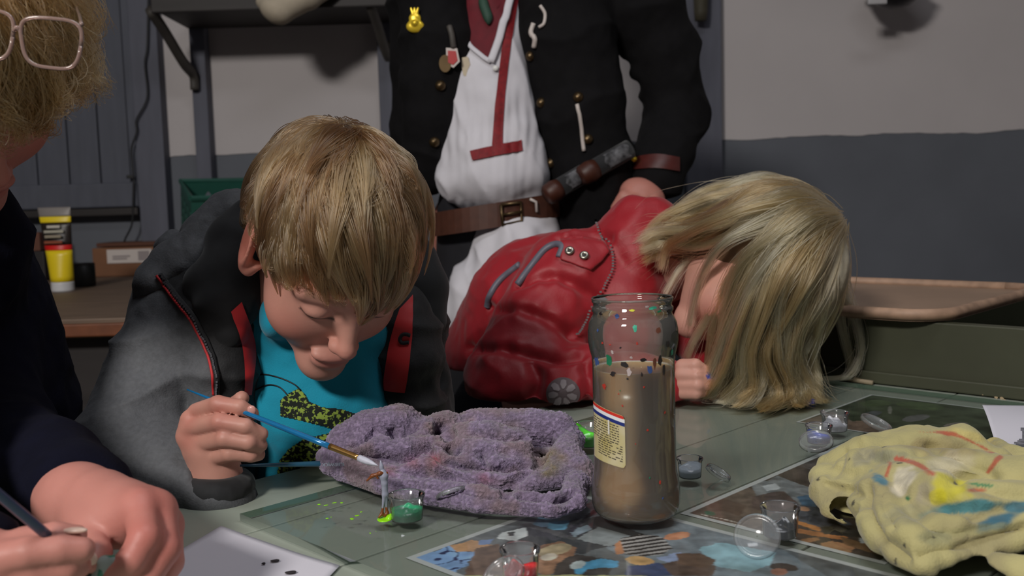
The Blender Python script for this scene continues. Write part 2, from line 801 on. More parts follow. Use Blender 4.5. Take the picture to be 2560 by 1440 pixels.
# the white plaster ends in a slightly uneven painted line
xs = np.linspace(-3.0, 3.0, 240)
zz = ZW + 0.006 * vnoise(np.stack([xs * 9, xs * 0, xs * 0], 1), 1.0) + 0.002 * vnoise(np.stack([xs * 60, xs * 0, xs * 0], 1), 1.0)
Vp = np.concatenate([np.stack([xs, np.full(240, WY - 0.004), zz], 1), np.stack([xs, np.full(240, WY - 0.004), np.full(240, 2.95)], 1),
                     np.stack([xs, np.full(240, WY + 0.01), zz - 0.0], 1)])
Fp = [(i, i + 1, 241 + i, 240 + i) for i in range(239)] + [(480 + i, 481 + i, i + 1, i) for i in range(239)]
obj('white_plaster', Vp, Fp, m_white, wall, smooth=False)['label'] = 'off-white plaster with an uneven lower edge'
struct(obj('wall_left', *g_box((-2.3, 1.4, 1.5), (0.05, 3.2, 1.5)), m_wains, smooth=False))
struct(obj('wall_right', *g_box((2.9, 1.4, 1.5), (0.05, 3.2, 1.5)), m_white, smooth=False))

# timber posts standing against the wall
for n, (a_, b_) in enumerate([(338, 408), (487, 524), (952, 1008), (1716, 1806)]):
    ce, hf = wbox(a_, b_, 350, 352, WY - 0.06, 0.06)
    struct(obj('trim_%d' % (n + 1), *g_box((ce[0], ce[1], 1.45), (hf[0], hf[1], 1.45), bev=0.004), m_post, smooth=False),
           ['wide grey timber post beside the boarded door', 'narrow grey timber post carrying the curved shelf bracket',
            'grey timber post at the middle of the wall', 'wide grey timber post at the start of the blank wall'][n], 'post')

# boarded door at the far left: boards, frame stiles, bottom rail
dr = struct(bpy.data.objects.new('door_1', None), 'slate grey boarded door with upright planks and a bottom rail', 'door')
COL.objects.link(dr)
DY = WY - 0.03
zb = P(200, 522, DY)[2]
edges = [-170, -88, -6, 76, 156, 235, 311]
base_me = None
for i in range(len(edges) - 1):
    ce, hf = wbox(edges[i] + 1.5, edges[i + 1] - 1.5, 200, 202, DY, 0.03)
    z1 = 2.5
    o = obj('board', *g_box((ce[0], ce[1], (zb + z1) / 2), (hf[0], 0.013, (z1 - zb) / 2), bev=0.004), m_door, dr, smooth=False)
for nm, bx in (('stile', (311, 344, 200, 202)),):
    ce, hf = wbox(*bx, DY - 0.022, 0.05)
    obj(nm, *g_box((ce[0], ce[1], (zb + 2.5) / 2), (hf[0], hf[1], (2.5 - zb) / 2), bev=0.004), m_door, dr, smooth=False)
ce, hf = wbox(-170, 344, 463, 524, DY - 0.03, 0.05)
obj('bottom_rail', *g_box(ce, hf, bev=0.006), m_door, dr, smooth=False)
ce, hf = wbox(-170, 344, 526, 545, DY - 0.045, 0.075)
obj('shadow_strip', *g_box(ce, hf, bev=0.004), m_dark, dr, smooth=False)  # dark strip added to stand in for the shadow line under the rail

# black cable hanging down the wall
pts = [P(x, y, WY - 0.075) for x, y in [(372, -60), (370, 40), (368, 120), (362, 160), (369, 230), (362, 262), (341, 300), (342, 330), (329, 370),
                                        (331, 410), (334, 450), (333, 500), (330, 560), (312, 600), (306, 632)]]
cb = obj('cable', *g_tube(catmull(pts, 60), 0.0032, 6), m_black)
tag(cb, 'thin black cable hanging down the grey timber post', 'cable')
obj('cable_clip', *g_box(P(326, 442, WY - 0.075), (0.012, 0.006, 0.006), bev=0.002), m_black, cb, smooth=False)

# shelf with curved brackets at the top
sh = empty('wall_shelf', 'dark wooden shelf on curved brackets at the top of the wall', 'shelf')
sb = P(480, 44, 3.02)
x0, x1 = P(405, 40, 3.1)[0], P(1010, 10, 3.1)[0]
obj('shelf_board', *g_box(((x0 + x1) / 2, 3.19, sb[2] + 0.045), ((x1 - x0) / 2, 0.165, 0.018), bev=0.004), m_dark, sh, smooth=False)
obj('shelf_front', *g_box(((x0 + x1) / 2, 3.015, sb[2] + 0.05), ((x1 - x0) / 2, 0.012, 0.035), bev=0.004), m_dark, sh, smooth=False)
for xb, zl in ((P(500, 150, WY)[0], P(500, 222, 3.3)[2]), (P(985, 100, WY)[0], P(985, 150, 3.3)[2])):
    bp = catmull([(xb - 0.03, 3.03, sb[2] + 0.03), (xb - 0.02, 3.12, sb[2] - 0.02), (xb - 0.006, 3.24, sb[2] - 0.10),
                  (xb, 3.315, zl + 0.05), (xb, 3.325, zl)], 24)
    obj('bracket', *g_tube(bp, 0.02, 6, flat=0.8), m_brack, sh)
# cream felt hat on the shelf edge
m_cream = mat('cream_felt', c(190, 178, 158), 0.9, var=0.12, vscale=20, bump=0.2, bscale=300)
sdf = SDF()
sdf.chain([P(664, 10, 2.93), P(690, 26, 2.92), P(760, -10, 2.94), P(850, -60, 2.98)], [0.030, 0.050, 0.050, 0.045], 0.02, flat=((0.45, 0.3, 1.0), 0.7))
sdf.ell(P(720, -75, 3.05), (0.12, 0.1, 0.07), 0.03)
Vv, Ff = sdf.mesh(0.006)
hat = obj('felt_hat', Vv, Ff, m_cream)
tag(hat, 'cream felt hat lying on the dark shelf with its brim over the edge', 'hat')
obj('hat_band', *g_tube(catmull([P(650, -60, 2.94), P(690, -35, 2.90), P(760, -60, 2.93)], 14), 0.006, 6), m_dark, hat)
# peg on the wide post
pg = obj('coat_peg', *g_tube([P(1752, -20, WY - 0.05), P(1752, -15, WY - 0.11), P(1752, 30, WY - 0.115), P(1752, 52, WY - 0.115)], [0.03, 0.028, 0.025, 0.022], 12, flat=0.9),
         mat('olive_wood', c(64, 60, 46), 0.7, var=0.2))
tag(pg, 'olive wooden block fixed high on the wide grey post', 'peg')
# dark metal ornament, top right of the wall
wo = empty('wall_ornament', 'dark metal rounded ornament hanging on the white wall at the top', 'ornament')
m_iron = mat('dark_iron', c(58, 54, 56), 0.4, metal=0.6, var=0.3)
op = P(2235, -45, WY - 0.2)
Vv, Ff = g_lathe([(0.001, -0.085), (0.03, -0.082), (0.06, -0.068), (0.085, -0.04), (0.1, -0.005), (0.1, 0.01), (0.06, 0.06), (0.02, 0.08), (0.001, 0.082)], op, 28, axis=(0.1, -0.3, 1))
obj('bowl', Vv, Ff, m_iron, wo)
obj('band', *g_tube([op + A3([0.101 * math.cos(t), 0.101 * math.sin(t), 0.0]) for t in np.linspace(0, 6.283, 30)], 0.008, 6), m_black, wo)
obj('pale_badge', *g_box(P(2193, -2, WY - 0.285), (0.03, 0.006, 0.016), bev=0.003), mat('pale_metal', c(190, 188, 190), 0.4), wo)
obj('hook', *g_tube([op + A3([0, 0.08, 0.05]), op + A3([0, 0.2, 0.06])], 0.008, 6), m_iron, wo)

# ================================================================== BACKGROUND FURNITURE
m_benchw = mat('worn_brown_plank', c(112, 92, 76), 0.6, var=0.3, vscale=7, stretch=(1, 9, 9), bump=0.2, bscale=30)
m_orange = mat('raw_orange_edge', c(112, 62, 34), 0.6, var=0.25, vscale=20)
BZ = 0.81
wb = empty('workbench', 'brown plank workbench along the wall behind the boy', 'workbench')
yf = T(250, 796, BZ)[1]
bx0, bx1 = -2.0, P(745, 700, 2.3)[0]
dep = (3.36 - yf) / 4
for i in range(4):
    obj('plank', *g_box(((bx0 + bx1) / 2, yf + dep * (i + 0.5), BZ - 0.02), ((bx1 - bx0) / 2, dep / 2 - 0.002, 0.02), bev=0.003), m_benchw, wb, smooth=False)
obj('front_edge', *g_box(((bx0 + bx1) / 2, yf - 0.009, BZ - 0.022), ((bx1 - bx0) / 2, 0.008, 0.013), bev=0.003), m_orange, wb, smooth=False)
obj('apron', *g_box(((bx0 + bx1) / 2, yf + 0.06, BZ - 0.12), ((bx1 - bx0) / 2 - 0.02, 0.015, 0.08)), m_dark, wb, smooth=False)
for lx in (bx0 + 0.06, -1.0, bx1 - 0.06):
    for ly in (yf + 0.07, 3.28):
        obj('leg', *g_box((lx, ly, (BZ - 0.04) / 2), (0.04, 0.04, (BZ - 0.04) / 2), bev=0.004), m_dark, wb, smooth=False)

# upright tube of filler / paint
tb = empty('paint_tube', 'yellow, red and black squeeze tube standing on its white cap on the workbench', 'tube')
tp = T(158, 728, BZ)
s_ = tp[1] / F_PX


def g_tubeband(z0, z1, n=6):
    V, F = [], []
    for i in range(n + 1):
        z = z0 + (z1 - z0) * i / n
        q = (z - 0.03) / 0.20
        q = min(max(q, 0), 1)
        w_ = (27 + 14 * q) * s_
        d_ = (25 * (1 - q) ** 0.8 + 2) * s_
        for k in range(28):
            a = 2 * math.pi * k / 28
            V.append((tp[0] + w_ * math.cos(a) - 8 * s_ * q, tp[1] + d_ * math.sin(a), BZ + z))
    for i in range(n):
        for k in range(28):
            F.append((i * 28 + k, i * 28 + (k + 1) % 28, (i + 1) * 28 + (k + 1) % 28, (i + 1) * 28 + k))
    F.append(tuple(range(28))[::-1])
    F.append(tuple(n * 28 + k for k in range(28)))
    return A3(V), F


h_ = 210 * s_
for nm, a_, b_, cc in (('cap', 0.0, 24, (206, 206, 208)), ('yellow_band', 24, 103, (236, 208, 30)), ('red_band', 103, 116, (214, 34, 30)),
                       ('black_print', 116, 172, (40, 32, 28)), ('yellow_stripe', 172, 187, (236, 208, 30)), ('crimped_end', 187, 210, (128, 122, 118))):
    Vv, Ff = g_tubeband(a_ * s_ + 0.0003, b_ * s_)
    obj(nm, Vv, Ff, mat('tube_' + nm, c(*cc), 0.35, var=0.05), tb)
for zz_, w2, cc in ((150, 24, (170, 166, 150)), (138, 20, (150, 140, 120)), (124, 22, (140, 70, 40)), (162, 16, (196, 190, 180))):
    obj('print_line', *g_box(tp + A3([-5 * s_, -30 * s_ * (0.55 if zz_ > 140 else .75) , zz_ * s_]), (w2 * s_, 0.002, 3.2 * s_)), mat('tube_print', c(*cc), 0.5), tb, smooth=False)

# cardboard box with a label, dark roll beside it
m_card = mat('brown_cardboard', c(124, 84, 58), 0.8, var=0.12, vscale=12)
bxp = T(318, 690, BZ)
cbx = empty('cardboard_box', 'brown cardboard box with a white address label on the workbench', 'box')
k_ = bxp[1] / F_PX
obj('carton', *g_box(bxp + A3([0, 0.09, 36 * k_]), (84 * k_, 0.09, 36 * k_), bev=0.004), m_card, cbx, smooth=False)
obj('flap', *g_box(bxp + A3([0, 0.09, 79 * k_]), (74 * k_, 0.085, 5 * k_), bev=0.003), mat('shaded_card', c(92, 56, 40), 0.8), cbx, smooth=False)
lb = obj('label', *g_box(bxp + A3([10 * k_, -0.002, 50 * k_]), (56 * k_, 0.0025, 17 * k_)), mat('label_paper', c(206, 196, 190), 0.7), cbx, smooth=False)
for lx, lw, lz in ((-24, 18, 44), (-20, 22, 50), (36, 14, 50)):
    obj('print_block', *g_box(bxp + A3([(10 + lx) * k_, -0.005, lz * k_]), (lw * k_, 0.0006, (2 if lx < 0 else 12) * k_)), mat('label_print', c(150, 140, 140), 0.7), lb, smooth=False)
rl = empty('tape_roll', 'small black roll between the tube and the cardboard box', 'roll')
rp_ = T(211, 716, BZ)
obj('roll_body', *g_lathe([(0.001, 0), (0.030, 0), (0.033, 0.004), (0.033, 0.062), (0.030, 0.066), (0.016, 0.066), (0.014, 0.06), (0.001, 0.06)], rp_, 28), m_black, rl)
obj('roll_rim', *g_tube([rp_ + A3([0.03 * math.cos(t), 0.03 * math.sin(t), 0.066]) for t in np.linspace(0, 6.283, 28)], 0.0035, 6), m_dark, rl)
bk = empty('brick_block', 'reddish brown block lying behind the squeeze tube', 'block')
obj('block_body', *g_box(A3([P(80, 550, 3.2)[0], 3.2, BZ + 0.128]), (0.05, 0.06, 0.03), bev=0.004), mat('brown_clay', c(104, 66, 52), 0.8, var=0.2), bk, smooth=False)
obj('block_stand', *g_box(A3([P(80, 550, 3.2)[0], 3.2, BZ + 0.049]), (0.06, 0.06, 0.048), bev=0.003), m_dark, bk, smooth=False)

# green plastic crate with diamond holes
cr = empty('plastic_crate', 'dark green perforated plastic crate on the workbench behind the boy', 'crate')
m_crate = mat('green_crate_plastic', c(34, 84, 72), 0.45, var=0.06)
CW, CD, CH = 0.30, 0.22, 0.255
_cy, _ct = math.radians(26), math.radians(15)
X_ = A3([math.cos(_cy), math.sin(_cy), 0.0])
_yb = A3([-math.sin(_cy), math.cos(_cy), 0.0])
Y_ = _yb * math.cos(_ct) + A3([0, 0, 1.0]) * math.sin(_ct)      # leans forward, propped up at the back
Z_ = -_yb * math.sin(_ct) + A3([0, 0, 1.0]) * math.cos(_ct)
C0 = T(482, 704, BZ)
C0[2] = BZ + 0.004


def pierced(name, org, ux, uz, W_, H_, th, nrm, cols_, rows_, rad):
    """A wall of the crate as a lattice of cells, each cell a ring round its diamond hole."""
    mb = MB()
    cw, chh = W_ / cols_, H_ / rows_
    for i in range(cols_):
        for j in range(rows_):
            cx_, cz_ = (i + 0.5) * cw, (j + 0.5) * chh
            sq = [(-cw / 2, -chh / 2), (0, -chh / 2), (cw / 2, -chh / 2), (cw / 2, 0), (cw / 2, chh / 2), (0, chh / 2), (-cw / 2, chh / 2), (-cw / 2, 0)]
            hole = (i + j) % 2 == 0 and 0 < j < rows_ - 1
            rd = rad if hole else 0.0005
            di = [(-rd * .5, -rd * .7), (0, -rd * 1.4), (rd * .5, -rd * .7), (rd, 0), (rd * .5, rd * .7), (0, rd * 1.4), (-rd * .5, rd * .7), (-rd, 0)]
            V = []
            for lay in (0, th):
                for (a, b) in sq + di:
                    V.append(org + ux * (cx_ + a) + uz * (cz_ + b) + nrm * lay)
            F = []
            for k in range(8):
                q = (k + 1) % 8
                F += [(k, q, 8 + q, 8 + k), (16 + q, 16 + k, 24 + k, 24 + q), (8 + k, 8 + q, 24 + q, 24 + k)]
            mb.add(V, F)
    return mb.build(name, m_crate, cr, smooth=False)


pierced('front_panel', C0, X_, Z_, CW, CH, 0.005, Y_, 9, 8, 0.011)
pierced('back_panel', C0 + Y_ * (CD - .005), X_, Z_, CW, CH, 0.005, Y_, 9, 8, 0.011)
pierced('side_panel', C0, Y_, Z_, CD, CH, 0.005, X_, 7, 8, 0.011)
pierced('side_panel', C0 + X_ * (CW - .005), Y_, Z_, CD, CH, 0.005, X_, 7, 8, 0.011)
obj('bottom_panel', *g_box(C0 + X_ * CW / 2 + Y_ * CD / 2 + Z_ * .003, (CW / 2 - .001, CD / 2 - .001, 0.003), np.stack([X_, Y_, Z_], 1)), m_crate, cr, smooth=False)
_t = Z_ * CH
obj('rim', *g_tube([C0 + _t, C0 + _t + X_ * CW, C0 + _t + X_ * CW + Y_ * CD, C0 + _t + Y_ * CD, C0 + _t], 0.009, 6), m_crate, cr, smooth=False)
blk = C0 + X_ * CW / 2 + Y_ * (CD - .03)
tag(obj('wood_block', *g_box((blk[0], blk[1], (BZ + blk[2]) / 2 - 0.004), (0.05, 0.02, (blk[2] - BZ) / 2 - .006), bev=0.003), m_benchw, smooth=False),
    'wooden block propping up the green crate', 'block')

# wooden stools seen between the people
m_stool = mat('honey_wood', c(150, 110, 62), 0.5, var=0.2, vscale=9, stretch=(1, 8, 8))


def stool(px, py, Y, label, wid):
    st = empty('wooden_stool', label, 'stool', 'wooden stools behind the table')
    p = P(px, py, Y)
    obj('seat', *g_box(p + A3([0, 0, -0.016]), (wid, 0.14, 0.017), bev=0.005), m_stool, st, smooth=False)
    for sx in (-1, 1):
        for sy in (-1, 1):
            obj('leg', *g_box((p[0] + sx * (wid - 0.03), p[1] + sy * 0.11, (p[2] - 0.034) / 2), (0.016, 0.016, (p[2] - 0.034) / 2), bev=0.002), m_stool, st, smooth=False)
        obj('rail', *g_box((p[0] + sx * (wid - 0.03), p[1], p[2] * 0.5), (0.010, 0.10, 0.014), bev=0.002), m_stool, st, smooth=False)
    return st


stool(1040, 985, 2.45, 'honey wood stool seen between the boy and the child in the red jacket', 0.115)
stool(165, 1098, 1.70, 'honey wood stool glimpsed between the navy sleeve and the boy', 0.085)

# ================================================================== THE TABLE
TZ = 0.75
m_plank = mat('grey_green_table_paint', c(150, 158, 146), 0.45, var=0.10, vscale=6, stretch=(1, 1, 1), bump=0.1, bscale=40)
m_joint = mat('dark_joint', c(30, 32, 28), 0.8)
tbl = empty('work_table', 'grey-green painted plank table that the children work at', 'table')
bl = [-0.862, -0.72, -0.598, -0.475, -0.352, -0.229, -0.106, -0.03]
for i in range(len(bl) - 1):
    mid, hw = (bl[i] + bl[i + 1]) / 2, (bl[i + 1] - bl[i]) / 2
    obj('plank', *g_box(ab(0.85, mid, TZ - 0.014), (1.15, hw - 0.0010, 0.014), AB, 0.0015), m_plank, tbl, smooth=False)
obj('sub_top', *g_box(ab(0.85, -0.446, TZ - 0.035), (1.13, 0.405, 0.006), AB), m_joint, tbl, smooth=False)
for bb in (-0.82, -0.08):
    obj('apron', *g_box(ab(0.85, bb, TZ - 0.08), (1.08, 0.012, 0.038), AB), m_plank, tbl, smooth=False)
for aa in (-0.2, 1.9):
    for bb in (-0.80, -0.10):
        obj('leg', *g_box(ab(aa, bb, 0.355), (0.03, 0.03, 0.355), AB, 0.003), m_plank, tbl, smooth=False)


# ---- printed posters under the glass: pictures computed on a fine grid
def poster(name, label, a0, a1, b0, b1, base, cmds, border=0.006, z=TZ + 0.0006, res=0.0013, seed=0):
    na, nb = int((a1 - a0) / res) + 1, int((b1 - b0) / res) + 1
    ga, gb = np.meshgrid(np.linspace(a0, a1, na), np.linspace(b0, b1, nb), indexing='ij')
    V = ga[..., None] * A + gb[..., None] * B
    V[..., 2] = z
    V = V.reshape(-1, 3)
    V2 = V.copy()
    V2[:, 2] = z
    q = proj(V)
    x, y = q[:, 0], q[:, 1]
    col = np.tile(A3(c(*base)), (len(V), 1)) * (1 + 0.45 * fbm(V, 60, 4, seed))[:, None]
    wob = fbm(V, 120, 2, seed + 5) * 4
    for cmd in cmds:
        kind = cmd[0]
        if kind == 'poly':
            mk = inpoly(x + wob * .5, y + wob * .5, cmd[1])
            cc = A3(c(*cmd[2]))
            if len(cmd) > 3:
                cc = cc * (1 + cmd[3] * fbm(V, 150, 3, seed + 9))[:, None]
                col[mk] = cc[mk]
            else:
                col[mk] = cc
        elif kind == 'ell':
            _, cx_, cy_, rx, ry, ang, cc = cmd[:7]
            ca, sa = math.cos(math.radians(ang)), math.sin(math.radians(ang))
            u, v = (x - cx_) * ca + (y - cy_) * sa, -(x - cx_) * sa + (y - cy_) * ca
            d = (u / rx) ** 2 + (v / ry) ** 2 + wob * 0.03
            mk = d < 1
            col[mk] = A3(c(*cc)) * (1 + 0.25 * fbm(V, 150, 2, seed + 3))[:, None][mk]
        elif kind == 'stripes':
            mk = inpoly(x + wob, y + wob, cmd[1])
            ph = (x * cmd[2][0] + y * cmd[2][1]) + wob * 0.15
            st = (np.sin(ph) > 0) & mk
            col[mk] = A3(c(*cmd[3]))
            col[st] = A3(c(*cmd[4]))
        elif kind == 'swirl':
            mk = inpoly(x + wob, y + wob, cmd[1])
            v = vnoise(V, 45, seed + 2) + 0.5 * vnoise(V, 90, seed + 4)
            line = (np.abs(np.sin(v * 5)) < 0.22) & mk
            col[mk] = (A3(c(*cmd[2])) * (1 + 0.4 * vnoise(V, 30, seed))[:, None])[mk]
            col[line] = A3(c(*cmd[3]))
        elif kind == 'text':
            (x0_, y0_), (ux, uy), (vx, vy), rows, leng, cc = cmd[1:]
            nu, nv = math.hypot(ux, uy), math.hypot(vx, vy)
            det = ux * vy - uy * vx
            u = ((x - x0_) * vy - (y - y0_) * vx) / det
            v = (-(x - x0_) * uy + (y - y0_) * ux) / det
            row = np.floor(v)
            inr = (v >= 0) & (v < rows) & (v - row > 0.3) & (v - row < 0.72)
            g = _tab[(np.floor(u * leng).astype(np.int64) * 131 + row.astype(np.int64) * 977 + 11) & 65535]
            mk = inr & (u > 0) & (u < 1) & (g > 0.38)
            col[mk] = A3(c(*cc))
    lum = (1.28 + 0.30 * fbm(V, 90, 4, seed + 20) + 0.16 * fbm(V, 25, 2, seed + 30))[:, None]
    gry = col.mean(1, keepdims=True)
    col = np.clip((gry + (col - gry) * 0.82) * lum, 0, 1)
    if border:
        e = np.minimum(np.minimum(ga - a0, a1 - ga), np.minimum(gb - b0, b1 - gb)).ravel()
        col[e < border] = A3(c(214, 218, 216))
    I = np.arange(na * nb).reshape(na, nb)
    F = np.stack([I[:-1, :-1].ravel(), I[:-1, 1:].ravel(), I[1:, 1:].ravel(), I[1:, :-1].ravel()], 1)
    o = obj(name, V, F, mat(name + '_print_' + str(seed), (1, 1, 1), 0.35, attr=True), None, False, np.clip(col, 0, 1))
    return tag(o, label, 'poster', 'printed posters under the glass')


poster('printed_poster', 'photo poster with people at a table under the glass, below the jar', 0.447, 0.655, -0.572, -0.20, (104, 110, 112), [
    ('poly', [(1340, 1285), (1700, 1220), (2100, 1460), (1700, 1460)], (128, 140, 148), .25),
    ('poly', [(1290, 1320), (1500, 1290), (1620, 1340), (1450, 1385), (1300, 1360)], (72, 74, 76), .2),
    ('poly', [(1345, 1292), (1400, 1290), (1390, 1315), (1330, 1322)], (110, 150, 180), .2),
    ('poly', [(1372, 1305), (1425, 1300), (1415, 1322), (1368, 1328)], (96, 170, 205), .2),
    ('poly', [(1425, 1330), (1470, 1312), (1480, 1322), (1435, 1342)], (138, 158, 170), .2),
    ('poly', [(1440, 1348), (1495, 1316), (1600, 1345), (1520, 1365)], (150, 158, 160), .15),
    ('poly', [(1500, 1262), (1512, 1262), (1430, 1330), (1418, 1328)], (52, 54, 58)),
    ('poly', [(1300, 1312), (1320, 1308), (1450, 1345), (1435, 1352)], (96, 96, 96)),
    ('poly', [(1255, 1330), (1315, 1318), (1320, 1340), (1290, 1352), (1240, 1345)], (208, 214, 214)),
    ('poly', [(1270, 1331), (1290, 1329), (1284, 1340), (1272, 1340)], (80, 84, 84)),
    ('swirl', [(1030, 1396), (1120, 1364), (1225, 1376), (1180, 1400), (1130, 1440), (1090, 1436)], (120, 164, 214), (40, 48, 96)),
    ('poly', [(1125, 1365), (1180, 1350), (1240, 1366), (1220, 1380), (1140, 1378)], (196, 146, 96), .2),
    ('poly', [(1200, 1352), (1232, 1346), (1226, 1360), (1198, 1364)], (110, 140, 190)),
    ('poly', [(1190, 1372), (1250, 1360), (1265, 1440), (1160, 1440)], (120, 92, 72), .4),
    ('poly', [(1330, 1370), (1400, 1352), (1440, 1368), (1430, 1410), (1360, 1440), (1325, 1420)], (160, 116, 84), .4),
    ('ell', 1385, 1375, 44, 14, -12, (188, 168, 128)),
    ('ell', 1372, 1392, 22, 9, -8, (208, 196, 176)),
    ('poly', [(1390, 1410), (1440, 1385), (1540, 1400), (1520, 1440), (1380, 1440)], (76, 70, 66), .3),
    ('poly', [(1536, 1360), (1560, 1346), (1560, 1382), (1540, 1386)], (204, 136, 88)),
    ('stripes', [(1548, 1345), (1600, 1334), (1660, 1345), (1680, 1370), (1640, 1392), (1560, 1386)], (0.10, 0.72), (62, 58, 56), (176, 172, 168)),
    ('ell', 1693, 1340, 32, 9, -8, (214, 140, 96)),
    ('poly', [(1432, 1412), (1500, 1396), (1545, 1402), (1545, 1418), (1470, 1424), (1455, 1436), (1440, 1436)], (60, 164, 210), .15),
    ('ell', 1445, 1412, 20, 9, -15, (190, 204, 204)),
    ('ell', 1600, 1402, 36, 11, 8, (206, 160, 92)),
    ('poly', [(1570, 1414), (1650, 1408), (1700, 1430), (1690, 1440), (1560, 1440)], (66, 82, 124), .3),
    ('poly', [(1640, 1395), (1700, 1380), (1730, 1392), (1680, 1412)], (150, 170, 210), .2),
    ('poly', [(1655, 1410), (1720, 1398), (1790, 1415), (1780, 1440), (1680, 1440)], (106, 84, 70), .3),
    ('poly', [(1745, 1372), (1800, 1356), (1940, 1380), (1925, 1410), (1870, 1430), (1790, 1415)], (150, 196, 208), .1),
    ('poly', [(1690, 1385), (1750, 1382), (1790, 1400), (1770, 1420), (1700, 1412)], (110, 84, 64), .3),
    ('ell', 1960, 1418, 34, 10, 5, (70, 56, 50)),
    ('ell', 1948, 1430, 22, 9, 0, (176, 112, 84)),
    ('poly', [(1130, 1440), (1400, 1437), (1640, 1440), (1640, 1460), (1130, 1460)], (190, 190, 130), .25),
], seed=1)
poster('printed_poster', 'brown photo poster under the glass between the jar and the stained yellow cloth', 0.668, 1.0, -0.472, -0.292, (78, 66, 58), [
    ('poly', [(1690, 1285), (1860, 1215), (1960, 1260), (1880, 1330)], (104, 88, 76), .25),
    ('poly', [(1775, 1245), (1790, 1240), (1865, 1262), (1850, 1290), (1775, 1270)], (92, 72, 60), .2),
    ('text', (1755, 1283), (110, 24), (-1.5, 6.5), 5, 34, (206, 196, 182)),
    ('ell', 1775, 1283, 14, 5, 10, (60, 110, 84)),
    ('poly', [(1880, 1214), (1945, 1190), (2040, 1225), (2000, 1262), (1890, 1240)], (120, 126, 128), .35),
    ('poly', [(1905, 1216), (1940, 1208), (1950, 1220), (1920, 1230)], (190, 196, 198)),
    ('poly', [(1880, 1240), (1960, 1228), (2000, 1262), (1930, 1285), (1880, 1270)], (88, 70, 66), .4),
    ('poly', [(1990, 1240), (2040, 1236), (2060, 1262), (2010, 1270)], (64, 104, 132), .3),
    ('poly', [(1990, 1262), (2060, 1268), (2130, 1310), (2040, 1330), (1990, 1300)], (84, 88, 96), .5),
    ('ell', 2010, 1272, 14, 6, 10, (190, 140, 100)),
    ('ell', 2030, 1300, 20, 8, 25, (70, 76, 88)),
    ('poly', [(1990, 1300), (2050, 1318), (2050, 1328), (1985, 1310)], (206, 130, 44), .15),
    ('poly', [(2000, 1322), (2120, 1342), (2110, 1350), (1985, 1332)], (186, 116, 52), .15),
    ('poly', [(2050, 1318), (2100, 1310), (2160, 1330), (2150, 1345), (2060, 1335)], (60, 56, 52), .3),
    ('poly', [(2000, 1348), (2045, 1342), (2050, 1350), (2010, 1360)], (160, 112, 68), .15),
    ('poly', [(2050, 1358), (2080, 1352), (2140, 1366), (2120, 1390), (2050, 1370)], (176, 124, 78), .15),
    ('poly', [(2100, 1340), (2200, 1370), (2260, 1392), (2230, 1400), (2110, 1360)], (132, 98, 62), .2),
    ('poly', [(2140, 1396), (2200, 1400), (2210, 1418), (2190, 1420)], (200, 116, 46), .15),
    ('poly', [(2150, 1345), (2200, 1352), (2190, 1362), (2150, 1356)], (180, 190, 192)),
], seed=2)
poster('printed_poster', 'dark green landscape poster under the glass beside the green box', 1.032, 1.235, -0.56, -0.30, (62, 72, 52), [
    ('poly', [(2000, 1055), (2080, 1030), (2180, 1075), (2160, 1100)], (112, 98, 86), .15),
    ('poly', [(2080, 1060), (2160, 1050), (2260, 1085), (2200, 1110)], (118, 96, 80), .2),
    ('ell', 2180, 1035, 24, 7, -10, (84, 88, 92)), ('ell', 2290, 1045, 34, 8, -8, (98, 98, 98)),
    ('ell', 2390, 1062, 30, 6, -5, (116, 108, 100)), ('ell', 2225, 1025, 5, 10, 0, (120, 120, 110)),
    ('ell', 2300, 1015, 60, 9, 5, (70, 88, 52)), ('ell', 2190, 1008, 40, 8, 0, (74, 90, 56)),
], border=0.0035, seed=3)

# ---- thick glass sheet laid over the posters
m_sheet = glassy('clear_glass_sheet', (0.97, 0.985, 0.975), 0.04, 1.4, boost=0.6)
m_gedge = glassy('green_glass_edge', (0.62, 0.76, 0.66), 0.08, 1.45, haze=0.68, hazecol=(0.11, 0.18, 0.135), boost=0.8)
GZ0, GZ1 = TZ + 0.0012, TZ + 0.0075
gs = empty('glass_sheet', 'thick clear glass sheet with a green edge lying over the posters', 'glass')
GA0, GA1, GB0, GB1 = 0.407, 1.262, -0.752, -0.06
q = [ab(GA0, GB0), ab(GA1, GB0), ab(GA1, GB1), ab(GA0, GB1)]
obj('pane', A3([p + A3([0, 0, GZ1]) for p in q]), [(3, 2, 1, 0)], m_sheet, gs, smooth=False)
mb = MB()
for (p0, p1) in zip(q, q[1:] + q[:1]):
    mb.add([p0 + A3([0, 0, GZ0]), p1 + A3([0, 0, GZ0]), p1 + A3([0, 0, GZ1]), p0 + A3([0, 0, GZ1])], [(0, 1, 2, 3)])
obj('polished_edge', np.concatenate(mb.V), mb.F, m_gedge, gs, smooth=False)
GZ = GZ1 + 0.0002


# ---- loose paper sheets
def sheet(name, label, corners, z, curl, m):
    n = 22
    V = []
    cs = [A3(T(x, y, z)) for x, y in corners]
    for i in range(n):
        for j in range(n):
            u, v = i / (n - 1), j / (n - 1)
            p = (cs[0] * (1 - u) + cs[1] * u) * (1 - v) + (cs[3] * (1 - u) + cs[2] * u) * v
            V.append(p + A3([0, 0, curl(u, v)]))
    F = [(i * n + j, (i + 1) * n + j, (i + 1) * n + j + 1, i * n + j + 1) for i in range(n - 1) for j in range(n - 1)]
    o = obj(name, V, F, m)
    sm = o.modifiers.new('thickness', 'SOLIDIFY')
    sm.thickness = 0.0003
    return tag(o, label, 'paper')


